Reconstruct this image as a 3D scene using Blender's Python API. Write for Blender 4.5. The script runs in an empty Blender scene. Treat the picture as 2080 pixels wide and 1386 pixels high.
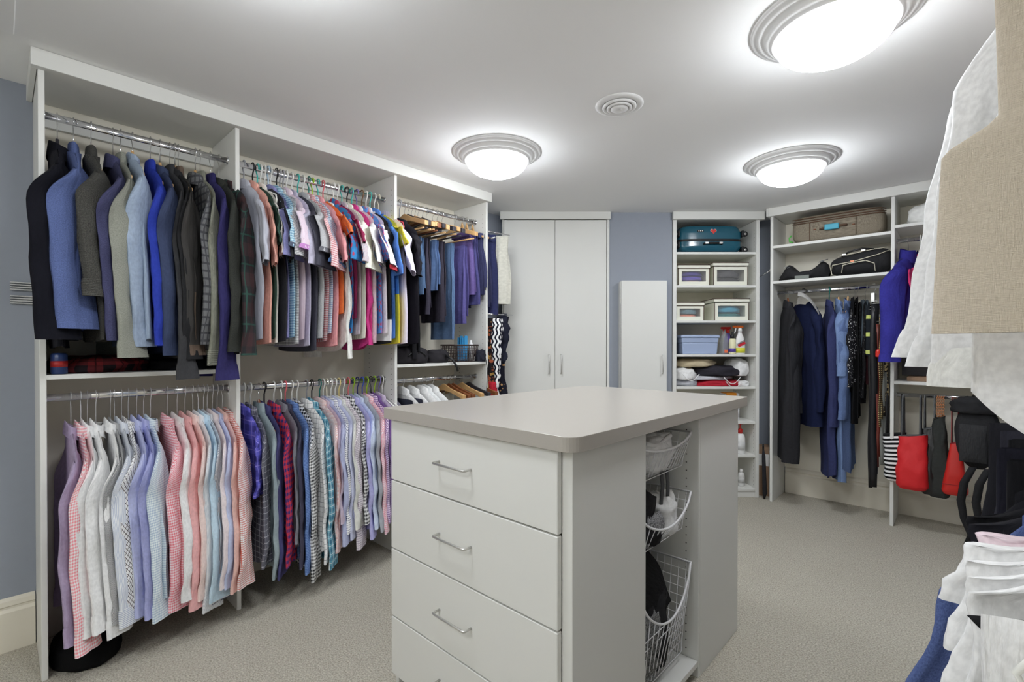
import bpy, bmesh, math, random
from mathutils import Vector, Matrix, noise
C = bpy.context.scene.collection
PI = math.pi
H = 1.30                      # eye height
YAW = math.radians(43.2)      # view direction, left of +Y
CEIL = 2.42
# ------------------------------------------------------------------ camera
cam = bpy.data.cameras.new('camera'); camo = bpy.data.objects.new('camera', cam); C.objects.link(camo)
camo.location = (0, 0, H); camo.rotation_euler = (math.radians(90 - 0.4), 0, YAW)
cam.sensor_width = 36; cam.lens = 36 * 980 / 2080; cam.shift_y = 14 / 2080; cam.clip_start = 0.05
bpy.context.scene.camera = camo
# ------------------------------------------------------------------ view, world
sc = bpy.context.scene
sc.view_settings.view_transform = 'Standard'; sc.view_settings.look = 'None'
sc.view_settings.gamma = 1; sc.view_settings.use_curve_mapping = False
sc.view_settings.exposure = 0.50
sc.cycles.diffuse_bounces = 10; sc.cycles.max_bounces = 14
w = bpy.data.worlds.new('world'); sc.world = w; w.use_nodes = True
w.node_tree.nodes['Background'].inputs[0].default_value = (0.55, 0.6, 0.65, 1)
w.node_tree.nodes['Background'].inputs[1].default_value = 0.3
LENS = {'a': 26.0, 'b': 29.0, 'c': 28.0, 'd': 28.0}    # radiance of the ceiling domes
# ------------------------------------------------------------------ helpers
def lin(c): c = c / 255.; return c / 12.92 if c <= .04045 else ((c + .055) / 1.055) ** 2.4
DS = 0
def rgb(c, k=1.0):
    g = (c[0] * .3 + c[1] * .55 + c[2] * .15); ds = DS
    return tuple(min(.88, lin(x + (g - x) * ds) * k) for x in c[:3]) + (1,)
def zpx(X, Y, v):             # height of a point at plan position X, Y seen on picture row v
    zc = -X * math.sin(YAW) + Y * math.cos(YAW)
    return H + (700 - v) * zc / 980
def ylft(u, X=-2.70):         # where the sight line of picture column u meets the plane X
    x = (u - 1040) / 980.
    dx = -math.sin(YAW) + x * math.cos(YAW); dy = math.cos(YAW) + x * math.sin(YAW)
    return X / dx * dy
def xfar(u, Y=4.48):
    x = (u - 1040) / 980.
    dx = -math.sin(YAW) + x * math.cos(YAW); dy = math.cos(YAW) + x * math.sin(YAW)
    return Y / dy * dx
def W(s, d, z=0):             # frame of the diagonal wall: s along it, d away from the viewer
    return (s * math.cos(YAW) - d * math.sin(YAW), s * math.sin(YAW) + d * math.cos(YAW), z)

_m = {}
def nodes(name):
    m = bpy.data.materials.new(name); m.use_nodes = True
    nt = m.node_tree; return m, nt, nt.nodes['Principled BSDF']
def N(nt, t, **k):
    n = nt.nodes.new(t)
    for a, b in k.items():
        if a == 'op': n.operation = b
        else: setattr(n, a, b)
    return n
def val(nt, sock, v):
    if isinstance(v, (int, float)): sock.default_value = v
    else: nt.links.new(v, sock)
def mth(nt, op, a, b=0.0):
    n = N(nt, 'ShaderNodeMath', op=op); val(nt, n.inputs[0], a); val(nt, n.inputs[1], b); return n.outputs[0]
def mixc(nt, f, a, b):
    n = nt.nodes.new('ShaderNodeMix'); n.data_type = 'RGBA'; val(nt, n.inputs[0], f)
    for i, x in ((6, a), (7, b)):
        if isinstance(x, tuple): n.inputs[i].default_value = x
        else: nt.links.new(x, n.inputs[i])
    return n.outputs[2]
def bumpn(nt, p, height, strength, dist):
    b = nt.nodes.new('ShaderNodeBump'); b.inputs['Strength'].default_value = strength; b.inputs['Distance'].default_value = dist
    nt.links.new(height, b.inputs['Height']); nt.links.new(b.outputs[0], p.inputs['Normal'])
def plain(name, col, rough=.5, metal=0, k=1.0, bump=0, bscale=60, spec=.5, alpha=1, trans=0, var=0):
    if name in _m: return _m[name]
    m, nt, p = nodes(name); _m[name] = m
    p.inputs['Base Color'].default_value = rgb(col, k); p.inputs['Roughness'].default_value = rough
    p.inputs['Metallic'].default_value = metal; p.inputs['Specular IOR Level'].default_value = spec
    if alpha < 1: p.inputs['Alpha'].default_value = alpha
    if trans: p.inputs['Transmission Weight'].default_value = trans
    tc = nt.nodes.new('ShaderNodeTexCoord'); nz = nt.nodes.new('ShaderNodeTexNoise')
    nz.inputs['Scale'].default_value = bscale; nz.inputs['Detail'].default_value = 4
    nt.links.new(tc.outputs['Object'], nz.inputs[0])
    if var:
        c = rgb(col, k); c2 = tuple(x * (1 - var) for x in c[:3]) + (1,)
        nt.links.new(mixc(nt, nz.outputs[0], c, c2), p.inputs['Base Color'])
    if bump: bumpn(nt, p, nz.outputs[0], bump, .004)
    return m
KF = 1.38
def fab(pat, c1, c2=None, s=.012, c3=None, wrinkle=.55, rough=.9, w=.5, knit=0, k=None):
    """cloth: pat is plain, gingham, stripe, hstripe, grid, plaid, dots, floral, herring, melange, diamond, wave"""
    global DS
    key = (pat, c1, c2, s, c3, wrinkle, w, knit, k)
    if key in _m: return _m[key]
    DS = .2
    kk = k or KF
    m, nt, p = nodes('cloth_' + pat); _m[key] = m
    p.inputs['Roughness'].default_value = rough; p.inputs['Specular IOR Level'].default_value = .15
    A = rgb(c1, kk); B = rgb(c2, kk) if c2 else A
    tc = nt.nodes.new('ShaderNodeTexCoord'); sp = nt.nodes.new('ShaderNodeSeparateXYZ'); nt.links.new(tc.outputs['UV'], sp.inputs[0])
    u, v = sp.outputs[0], sp.outputs[1]
    def fr(x, sc, off=0.0): return mth(nt, 'FRACT', mth(nt, 'ADD', mth(nt, 'DIVIDE', x, sc), off + 100.0))
    def lt(x, t): return mth(nt, 'LESS_THAN', x, t)
    col = None
    if pat == 'gingham':
        f = mth(nt, 'MULTIPLY', mth(nt, 'ADD', lt(fr(u, s), .5), lt(fr(v, s), .5)), .5); col = mixc(nt, f, A, B)
    elif pat == 'stripe': col = mixc(nt, lt(fr(u, s), w), A, B)
    elif pat == 'stripe3':
        c = mixc(nt, lt(fr(u, s), .25), A, B); col = mixc(nt, lt(fr(u, s, .5), .2), c, rgb(c3, kk))
    elif pat == 'hstripe': col = mixc(nt, lt(fr(v, s), w), A, B)
    elif pat == 'grid': col = mixc(nt, mth(nt, 'MAXIMUM', lt(fr(u, s), w), lt(fr(v, s), w)), A, B)
    elif pat == 'plaid':
        f = mth(nt, 'MULTIPLY', mth(nt, 'ADD', lt(fr(u, s), .45), lt(fr(v, s), .45)), .5); c = mixc(nt, f, A, B)
        g = mth(nt, 'MAXIMUM', lt(fr(u, s, .3), .06), lt(fr(v, s, .3), .06)); col = mixc(nt, g, c, rgb(c3 or c2, kk))
    elif pat == 'diamond':
        a = mth(nt, 'ADD', u, v); b = mth(nt, 'SUBTRACT', u, v)
        col = mixc(nt, mth(nt, 'MAXIMUM', lt(fr(a, s), w), lt(fr(b, s), w)), A, B)
    elif pat == 'herring':
        z = mth(nt, 'PINGPONG', mth(nt, 'ADD', u, 50.0), s); col = mixc(nt, lt(fr(mth(nt, 'ADD', v, z), s * .5), .5), A, B)
    elif pat == 'wave':
        z = mth(nt, 'MULTIPLY', mth(nt, 'SINE', mth(nt, 'DIVIDE', v, s * .35)), s * .22)
        col = mixc(nt, lt(fr(mth(nt, 'ADD', u, z), s), w), A, B)
    elif pat in ('dots', 'floral'):
        vo = nt.nodes.new('ShaderNodeTexVoronoi'); vo.inputs['Scale'].default_value = 1 / s
        nt.links.new(tc.outputs['UV'], vo.inputs['Vector'])
        if pat == 'dots': vo.inputs['Randomness'].default_value = 0 if w < .5 else 1
        f = lt(vo.outputs['Distance'], .25 if pat == 'dots' else .42); col = mixc(nt, f, A, B)
        if pat == 'floral' and c3:
            v2 = nt.nodes.new('ShaderNodeTexNoise'); v2.inputs['Scale'].default_value = .8 / s; nt.links.new(tc.outputs['UV'], v2.inputs['Vector'])
            col = mixc(nt, mth(nt, 'GREATER_THAN', v2.outputs[0], .6), col, rgb(c3, kk))
    nz = nt.nodes.new('ShaderNodeTexNoise'); nz.inputs['Scale'].default_value = 9; nz.inputs['Detail'].default_value = 5
    mp = nt.nodes.new('ShaderNodeMapping'); mp.inputs['Scale'].default_value = (2.2, .8, 1)
    nt.links.new(tc.outputs['UV'], mp.inputs[0]); nt.links.new(mp.outputs[0], nz.inputs['Vector'])
    if pat in ('plain', 'melange') or col is None:
        n2 = nt.nodes.new('ShaderNodeTexNoise'); n2.inputs['Scale'].default_value = 220 if pat == 'melange' else 60
        n2.inputs['Detail'].default_value = 3; nt.links.new(tc.outputs['UV'], n2.inputs['Vector'])
        D = tuple(x * (.62 if pat == 'melange' else .86) for x in A[:3]) + (1,)
        if pat == 'melange' and c2: D = B
        st = mth(nt, 'MULTIPLY', mth(nt, 'SUBTRACT', n2.outputs[0], .36), 3.5)
        cl = N(nt, 'ShaderNodeClamp'); nt.links.new(st, cl.inputs[0]); col = mixc(nt, cl.outputs[0], A, D)
    nt.links.new(col, p.inputs['Base Color'])
    h = nz.outputs[0]
    if knit:
        sw = mth(nt, 'SINE', mth(nt, 'MULTIPLY', u, 2 * PI / knit)); h = mth(nt, 'ADD', nz.outputs[0], mth(nt, 'MULTIPLY', sw, .12))
    bumpn(nt, p, h, wrinkle, .012); DS = 0
    return m

# ---- mesh builders -------------------------------------------------
def mesh_obj(name, verts, faces, mat, parent=None, uvs=None, smooth=True, kind=None, label=None, loc=None):
    me = bpy.data.meshes.new(name); me.from_pydata([tuple(v) for v in verts], [], faces)
    if uvs:
        ul = me.uv_layers.new(name='UVMap')
        for l in me.loops: ul.data[l.index].uv = uvs[l.vertex_index]
    if smooth: me.shade_smooth()
    me.materials.append(mat)
    o = bpy.data.objects.new(name, me); C.objects.link(o)
    if parent: o.parent = parent
    if loc: o.location = loc
    if kind: o['kind'] = kind
    if label: o['label'] = label
    return o
def grid(name, R, K, fn, mat, parent=None, closed=False, **kw):
    V, U, F = [], [], []
    for i in range(R):
        for j in range(K):
            co, uv = fn(i / (R - 1), j / (K - 1)); V.append(co); U.append(uv)
    for i in range(R - 1):
        for j in range(K - 1):
            a = i * K + j; F.append((a, a + 1, a + K + 1, a + K))
    return mesh_obj(name, V, F, mat, parent, U, **kw)
def tag(o, label, cat, group=None, kind=None):
    o['label'] = label; o['category'] = cat
    if group: o['group'] = group
    if kind: o['kind'] = kind
    return o
def thing(name, label, cat, loc=(0, 0, 0), rz=0, group=None, rot=None):
    o = bpy.data.objects.new(name, None); C.objects.link(o); o.location = loc
    o.rotation_euler = rot or (0, 0, rz); o.empty_display_size = .05
    return tag(o, label, cat, group)
class MB:
    def __init__(s): s.bm = bmesh.new()
    def box(s, a, b, bev=0, seg=1):
        x0, y0, z0 = [min(p, q) for p, q in zip(a, b)]; x1, y1, z1 = [max(p, q) for p, q in zip(a, b)]
        t = bmesh.new(); bmesh.ops.create_cube(t, size=1)
        for v in t.verts: v.co = Vector(((x0 + x1) / 2 + v.co.x * (x1 - x0), (y0 + y1) / 2 + v.co.y * (y1 - y0), (z0 + z1) / 2 + v.co.z * (z1 - z0)))
        if bev: bmesh.ops.bevel(t, geom=t.edges[:], offset=bev, segments=seg, affect='EDGES', profile=.7)
        s.add(t); return s
    def add(s, t, M=None):
        if M: t.transform(M)
        me = bpy.data.meshes.new('tmp'); t.to_mesh(me); t.free(); s.bm.from_mesh(me); bpy.data.meshes.remove(me)
    def tube(s, pts, r, n=8, cap=True, sc=None):
        pts = [Vector(p) for p in pts]; rings = []; up = None
        for i, p in enumerate(pts):
            t = (pts[min(i + 1, len(pts) - 1)] - pts[max(i - 1, 0)]).normalized()
            if up is None: up = t.orthogonal().normalized()
            up = (up - t * up.dot(t)); up = up.normalized() if up.length > 1e-6 else t.orthogonal().normalized()
            b = t.cross(up); rr = r[i] if isinstance(r, (list, tuple)) else r
            rings.append([s.bm.verts.new(p + (up * math.cos(2 * PI * k / n) + b * math.sin(2 * PI * k / n)) * rr) for k in range(n)])
        for a, b in zip(rings, rings[1:]):
            for k in range(n):
                f = s.bm.faces.new((a[k], a[(k + 1) % n], b[(k + 1) % n], b[k])); f.smooth = True
        if cap: s.bm.faces.new(rings[0][::-1]); s.bm.faces.new(rings[-1])
        return s
    def lathe(s, prof, n=32, c=(0, 0, 0), sx=1, sy=1):
        rings = [[s.bm.verts.new((c[0] + r * sx * math.cos(2 * PI * k / n), c[1] + r * sy * math.sin(2 * PI * k / n), c[2] + z)) for k in range(n)] for r, z in prof]
        for a, b in zip(rings, rings[1:]):
            for k in range(n):
                f = s.bm.faces.new((a[k], a[(k + 1) % n], b[(k + 1) % n], b[k])); f.smooth = True
        if prof[0][0] > 1e-4: s.bm.faces.new(rings[0][::-1])
        if prof[-1][0] > 1e-4: s.bm.faces.new(rings[-1])
        return s
    def prism(s, poly, z0, z1):
        a = [s.bm.verts.new((x, y, z0)) for x, y in poly]; b = [s.bm.verts.new((x, y, z1)) for x, y in poly]
        s.bm.faces.new(a[::-1]); s.bm.faces.new(b)
        for k in range(len(poly)): s.bm.faces.new((a[k], a[(k + 1) % len(a)], b[(k + 1) % len(a)], b[k]))
        return s
    def build(s, name, mat, parent=None, kind=None, label=None, loc=None, bev=0):
        bmesh.ops.recalc_face_normals(s.bm, faces=s.bm.faces[:])
        me = bpy.data.meshes.new(name); s.bm.to_mesh(me); s.bm.free(); me.materials.append(mat)
        o = bpy.data.objects.new(name, me); C.objects.link(o)
        if parent: o.parent = parent
        if kind: o['kind'] = kind
        if label: o['label'] = label
        if loc: o.location = loc
        if bev:
            m = o.modifiers.new('b', 'BEVEL'); m.width = bev; m.segments = 2; m.limit_method = 'ANGLE'
        return o
def box(name, a, b, mat, parent=None, bev=.0015, **k): return MB().box(a, b, bev).build(name, mat, parent, **k)
def curve(fn, n=12): return [fn(i / (n - 1)) for i in range(n)]
def shiftname(o): return o
def fbm(x, y, z): return noise.noise(Vector((x, y, z)))
# ------------------------------------------------------------------ materials of the fittings
WHITE = plain('white_melamine', (226, 226, 222), .42, k=1.0, spec=.4, var=.03, bscale=3)
CREAM = plain('cream_wall_paint', (234, 229, 215), .8, k=1.0)
CEILM = plain('ceiling_paint', (240, 240, 240), .9, k=1.0)
BLUE = plain('blue_wall_paint', (152, 158, 169), .85, k=1.0, var=.05, bscale=30)
TRIM = plain('cream_trim_paint', (228, 222, 207), .5, k=1.0)
TOP = plain('taupe_laminate', (152, 147, 140), .30, k=1.4, spec=.7, var=.12, bscale=700)
CHROME = plain('chrome', (220, 220, 222), .12, 1)
NICKEL = plain('brushed_nickel', (214, 213, 210), .42, 1)
WIREM = plain('white_coated_wire', (236, 236, 238), .35)
BLACKP = plain('black_plastic', (22, 22, 24), .4)
WOOD = plain('light_wood', (206, 164, 112), .35, var=.2, bscale=25)
WOODB = plain('brown_wood', (132, 78, 46), .3, var=.2, bscale=25)
DARKH = plain('dark_hanger', (48, 46, 52), .4)
HOLE = plain('shelf_pin_hole', (70, 68, 66), .8)
# ================================================================== the room
def carpet():
    m, nt, p = nodes('carpet'); p.inputs['Roughness'].default_value = 1; p.inputs['Specular IOR Level'].default_value = .05
    tc = nt.nodes.new('ShaderNodeTexCoord')
    def nz(sc, d=3):
        n = nt.nodes.new('ShaderNodeTexNoise'); n.inputs['Scale'].default_value = sc; n.inputs['Detail'].default_value = d
        nt.links.new(tc.outputs['Object'], n.inputs['Vector']); return n.outputs[0]
    f = nz(150, 4); g = nz(3, 3); k = nz(28, 3)
    a = mixc(nt, mth(nt, 'MULTIPLY', mth(nt, 'SUBTRACT', f, .3), 2.2), rgb((158, 152, 138), 1.0), rgb((236, 231, 218), 1.0))
    b = mixc(nt, mth(nt, 'MULTIPLY', g, .35), a, rgb((180, 172, 154), 1.0))
    nt.links.new(b, p.inputs['Base Color'])
    bumpn(nt, p, mth(nt, 'ADD', f, mth(nt, 'MULTIPLY', k, .8)), .9, .012)
    return m
XL, XR, YB, YF = -2.96, .62, -2.1, 4.75
o = MB().box((XL - .3, YB - .3, -.08), (XR + .3, YF + .3, 0)).build('floor', carpet(), kind='structure')
o = MB().box((XL - .3, YB - .3, CEIL), (XR + .3, YF + .3, CEIL + .08)).build('ceiling', CEILM, kind='structure')
MB().box((XL - .12, YB, 0), (XL, YF, CEIL)).build('wall_left', BLUE, kind='structure')
MB().box((XR, YB, 0), (XR + .12, YF, CEIL)).build('wall_right', BLUE, kind='structure')
MB().box((XL, YF, 0), (XR, YF + .12, CEIL)).build('wall_far', BLUE, kind='structure')
MB().box((XL, YB - .12, 0), (XR, YB, CEIL)).build('wall_back', CREAM, kind='structure')
# diagonal wall between the two built-in cupboards
def diagbox(mb, s0, s1, d0, d1, z0, z1):
    t = bmesh.new(); bmesh.ops.create_cube(t, size=1)
    for v in t.verts:
        s = (s0 + s1) / 2 + v.co.x * (s1 - s0); d = (d0 + d1) / 2 + v.co.y * (d1 - d0); z = (z0 + z1) / 2 + v.co.z * (z1 - z0)
        v.co = Vector(W(s, d, z))
    mb.add(t); return mb
diagbox(MB(), .826, 1.358, 4.10, 4.18, 0, CEIL).build('wall_diagonal', BLUE, kind='structure')
def skirting(name, a, b, n):
    """profiled board from a to b (plan), n = direction into the room"""
    prof = [(0, 0), (.018, 0), (.018, .165), (.010, .178), (.010, .186), (.016, .192), (.013, .212), (.004, .224), (0, .224)]
    V = []; F = []
    for p in (a, b):
        for x, z in prof: V.append((p[0] + n[0] * x, p[1] + n[1] * x, z))
    k = len(prof)
    for i in range(k - 1): F.append((i, i + 1, i + 1 + k, i + k))
    return mesh_obj(name, V, F, TRIM, smooth=False, kind='structure')
skirting('baseboard_left', (XL, YB), (XL, .105), (1, 0))
skirting('baseboard_far', (-1.15, YF), (XR, YF), (0, -1))
skirting('baseboard_right', (XR, YB), (XR, -.6), (-1, 0))

# ---- ceiling fittings
def lensmat(k):
    m, nt, p = nodes('lamp_lens'); p.inputs['Base Color'].default_value = (.9, .9, .9, 1); p.inputs['Emission Color'].default_value = (.925, .962, 1, 1)
    p.inputs['Emission Strength'].default_value = LENS[k]; return m
EM = {k: lensmat(k) for k in LENS}
RIM = plain('lamp_rim_paint', (232, 232, 232), .45)
def dome(x, y, label, k='a'):
    t = thing('ceiling_light', label, 'light', (x, y, CEIL), group='round domed ceiling lights')
    MB().lathe([(.20, 0), (.256, 0), (.256, -.006), (.250, -.011), (.238, -.012), (.236, -.018), (.222, -.021), (.212, -.023),
                (.209, -.034), (.199, -.040), (.190, -.044), (.188, -.051), (.181, -.053), (.174, -.048), (.172, -.02)], 64).build('rim', RIM, t)
    MB().lathe([(.178, -.046)] + [(.178 * math.cos(q * PI / 2 / 10), -.050 - .090 * math.sin(q * PI / 2 / 10)) for q in range(1, 10)] + [(.0001, -.144)], 48).build('lens', EM[k], t)
    return t
dome(-2.00, 2.00, 'round domed ceiling light above the row of hanging shirts, left of the ceiling speaker vent')
dome(-.785, 3.33, 'round domed ceiling light farthest away, near the angled shelves', 'b')
dome(-.335, 1.97, 'large round domed ceiling light cut by the top edge of the picture', 'c')
dome(-1.32, .46, 'round domed ceiling light overhead, lighting the near ceiling', 'd')
dome(-.55, -.80, 'unseen domed fill light added behind the viewer, right', 'd')  # dome added out of view, fills the near fronts with light
dome(-1.15, -1.5, 'unseen domed fill light added behind the viewer, left', 'd')  # second added dome behind the camera, more front fill
t = thing('ceiling_vent', 'small round white ceiling vent with concentric rings', 'vent', (-1.182, 1.99, CEIL))
MB().lathe([(.05, 0), (.110, 0), (.110, -.004), (.098, -.008), (.082, -.010), (.080, -.004), (.06, -.003)], 48).build('flange', RIM, t)
for r0, r1, z in ((.078, .062, -.014), (.058, .044, -.019), (.040, .001, -.022)):
    MB().lathe([(r0, z + .006), (r0, z), ((r0 + r1) / 2, z - .004), (r1, z - .001), (max(r1 - .002, .0008), z + .006)], 40).build('vent_ring', RIM, t)
t = thing('ceiling_register', 'flat white slatted rectangular register on the ceiling at top left', 'vent', (-2.488, .045, CEIL))
RG = plain('register_enamel', (250, 250, 250), .35, k=1.1)
MB().box((0, -.42, -.012), (.42, 0, 0), .003).build('register_frame', RG, t)
for i in range(9): MB().box((.045, -.39 + i * .04, -.018), (.375, -.365 + i * .04, -.012), .002).build('slat', RG, t)

# ================================================================== left wardrobe wall
XF = -2.585; PT = .019
cab = thing('wardrobe_unit', 'long white open wardrobe unit with three bays along the left wall', 'wardrobe', (XL, .108, 0))
def cb(name, a, b, mat=WHITE, parent=cab, **k): return box(name, (a[0] - XL, a[1] - .108, a[2]), (b[0] - XL, b[1] - .108, b[2]), mat, parent, **k)
YP = [.108, .792, 1.687, 2.472]
pan = [cb('side_panel', (XL, y, 0), (XF, y + PT, 2.355)) for y in YP]
cb('top_board', (XL, YP[0], 2.355), (XF, YP[3] + PT, 2.374))
cb('crown_board', (XF, .088, 2.352), (XF + .032, 2.503, CEIL - .001))
cb('crown_return', (XL, .088, 2.352), (XF, .106, CEIL - .001))
cb('crown_return', (XL, YP[3] + PT + .001, 2.352), (XF, 2.503, CEIL - .001))
for i in range(3):
    cb('back_panel', (XL, YP[i] + PT, .001), (XL + .008, YP[i + 1], 2.355), CREAM)
cb('shelf', (XL + .008, YP[0] + PT, 1.163), (XF, YP[1], 1.182)); cb('shelf', (XL + .008, YP[2] + PT, 1.155), (XF, YP[3], 1.174))
cb('back_batten', (XL + .008, YP[0] + PT, 2.25), (XL + .03, YP[1], 2.30)); cb('back_batten', (XL + .008, YP[1] + PT, 2.25), (XL + .03, YP[2], 2.30))
# rows of shelf pin holes (in the visible panel faces)
def holes(parent, pts, axis, r=.0028):
    mb = MB()
    for x, y, z in pts:
        d = {'x': (1, 0, 0), 'y': (0, 1, 0)}[axis]
        mb.tube([(x - d[0] * .0006, y - d[1] * .0006, z), (x + d[0] * .0006, y + d[1] * .0006, z)], r, 6)
    return mb.build('pin_holes', HOLE, parent, kind='stuff')
holes(cab, [(XF - XL - dx, YP[i] - .108 - .0004, .25 + k * .032) for i in (2, 3) for dx in (.035, .30) for k in range(64)], 'y')
RODX = -2.70
def rod(parent, a, b, r=(.0075, .015)):
    """oval chrome rail between two points along x or y, with end cups; a part of its unit"""
    a = Vector(a); b = Vector(b); d = b - a; L = d.length; ang = math.atan2(d.y, d.x)
    n = 20; V = []; F = []
    for x in (0, L):
        for k in range(n): V.append((x, r[0] * math.cos(2 * PI * k / n), r[1] * math.sin(2 * PI * k / n)))
    for k in range(n): F.append((k, (k + 1) % n, n + (k + 1) % n, n + k))
    F += [tuple(range(n))[::-1], tuple(range(n, 2 * n))]
    t = mesh_obj('rail', V, F, CHROME, parent, loc=a - parent.location, label='oval chrome hanging rail'); t.rotation_euler = (0, 0, ang)
    for x0, x1 in ((0, .006), (L - .006, L)): MB().lathe([(.02, x0), (.02, x1)], 20).build('end_cup', CHROME, t).rotation_euler = (0, PI / 2, 0)
    return t
ZU, ZL = 2.222, 1.083; ZL3 = 1.062
for i, z in ((0, ZU), (1, ZU), (2, ZU), (0, ZL), (1, 1.078), (2, ZL3)):
    rod(cab, (RODX, YP[i] + PT, z), (RODX, YP[i + 1], z))

# ================================================================== island
IX0, IX1, IY0, IY1 = -1.575, -.75, 1.03, 2.30
isl = thing('storage_island', 'white island chest with drawers and open basket bay under a taupe worktop', 'island', (IX0, IY0, 0))
def ib(name, a, b, mat=WHITE, parent=isl, **k): return box(name, (a[0] - IX0, a[1] - IY0, a[2]), (b[0] - IX0, b[1] - IY0, b[2]), mat, parent, **k)
ib('side_panel', (-.785, IY0 + .001, 0), (IX1, 1.431, 1.02)); ib('side_panel', (-.785, 1.872, 0), (IX1, IY1, 1.02))
ib('side_panel', (IX0, IY0 + .001, 0), (IX0 + .019, IY1, 1.02)); ib('back_panel', (IX0 + .019, IY1 - .019, 0), (-.786, IY1, 1.02))
ib('bay_side', (-1.15, 1.412, 0.06), (-.786, 1.430, 1.02)); bs = ib('bay_side', (-1.15, 1.858, .0), (-.7505, 1.8715, 1.02))
ib('bay_back', (-1.168, 1.40, .05), (-1.151, 1.88, 1.02)); ib('bay_floor', (-1.15, 1.431, .045), (-.752, 1.857, .068))
ib('toe_board', (IX0 + .02, 1.09, 0), (-.786, 1.105, .06))
holes(isl, [(-.80 - IX0 - dx, 1.8575 - IY0, .1 + k * .032) for dx in (0, .30) for k in range(28)], 'y')
zs = [(.792 + .002, 1.018), (.535 + .002, .789), (.280 + .002, .532), (.062, .277)]
for z0, z1 in zs:
    d = ib('drawer', (IX0 + .001, IY0 - .019, z0), (-.784, IY0, z1), bev=.002)
    zc = (z0 + z1) / 2 + .002
    hx0, hx1, hy = -1.283 - IX0, -1.125 - IX0, -.019
    mb = MB().tube([(hx0, hy + .001, zc), (hx0, hy - .024, zc), (hx0 + .002, hy - .029, zc), (hx0 + .007, hy - .031, zc), (hx1 - .007, hy - .031, zc), (hx1 - .002, hy - .029, zc), (hx1, hy - .024, zc), (hx1, hy + .001, zc)], .004, 10)
    h = mb.build('handle', NICKEL, d)
# worktop with rounded corners
x0, x1, y0, y1, r = -1.607 - IX0, -.72 - IX0, 1.0 - IY0 - .005, 2.34 - IY0, .045
poly = []
for cx, cy, a0 in ((x1 - r, y0 + r, -90), (x1 - .012, y1 - .012, 0), (x0 + r * 2.2, y1 - r * 2.2, 90), (x0 + .012, y0 + .012, 180)):
    rr = {-90: r, 0: .012, 90: r * 2.2, 180: .012}[a0]
    for q in range(9): A = math.radians(a0 + q * 90 / 8); poly.append((cx + rr * math.cos(A), cy + rr * math.sin(A)))
wt = MB().prism([(x + IX0, y + IY0) for x, y in poly], 1.021, 1.062).build('island_worktop', TOP, bev=.0015)
tag(wt, 'taupe laminate worktop with rounded corners lying on the white island', 'worktop')
# wire baskets: runs along the top, dipped front rim
def basket(z1, z0, dip, label, push=0.0):
    xf, xb, ya, yb = -.775 - push, -1.13, 1.437, 1.850
    t = thing('wire_basket', label, 'basket', (xb, ya, z0))
    def P(x, y, z): return (x - xb, y - ya, z - z0)
    def rimz(q):      # front rim height, q 0..1 across
        return z1 - dip * (math.sin(PI * min(1, max(0, (q - .04) / .92))) ** .6 if .04 < q < .96 else 0)
    def inset(f): return .035 * f      # sides lean in towards the bottom
    front = [P(xf + .012 * math.sin(PI * q), ya + (yb - ya) * q, rimz(q)) for q in [i / 28 for i in range(29)]]
    path = [P(xb, ya, z1)] + front + [P(xb, yb, z1)] + [P(xb, ya, z1)]
    MB().tube(path, .0042, 8, cap=False).build('rim', WIREM, t)
    mb = MB(); nb = 13; ns = 11
    for i in range(nb + 1):
        q = i / nb; y = ya + (yb - ya) * q; yy = ya + .035 + (yb - ya - .07) * q
        mb.tube([P(xf + .012 * math.sin(PI * q), y, rimz(q)), P(xf - .03, yy, z0 + .004), P(xf - .045, yy, z0), P(xb + .03, yy, z0), P(xb, y, z1)], .0016, 5)
    for i in range(ns + 1):
        x = xf - .02 + (xb + .02 - xf) * i / ns
        mb.tube([P(x, ya, z1), P(x - .005, ya + .035, z0), P(x - .005, yb - .035, z0), P(x, yb, z1)], .0016, 5)
    mb.build('wire_mesh', WIREM, t, kind='stuff'); mb = MB()
    h = z1 - z0; nr = max(2, int(h / .034))
    for i in range(1, nr):
        z = z0 + h * i / nr; f = 1 - i / nr
        a = P(xf - inset(f), ya + inset(f), z); b = P(xf - inset(f), yb - inset(f), z); c = P(xb + .8 * inset(f), yb - inset(f), z); d = P(xb + .8 * inset(f), ya + inset(f), z)
        if z < z1 - dip - .004: mb.tube([a, b], .0016, 5)
        mb.tube([b, c, d, a], .0016, 5)
    mb.build('cross_wires', WIREM, t, kind='stuff')
    return t
basket(.958, .83, .030, 'white wire basket at the top of the island bay, full of white laundry')
basket(.724, .585, .075, 'middle white wire basket in the island bay, holding dark belts and bags')
basket(.448, .105, .135, 'deep lowest white wire basket in the island bay, holding black clothes', 0)

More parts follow.
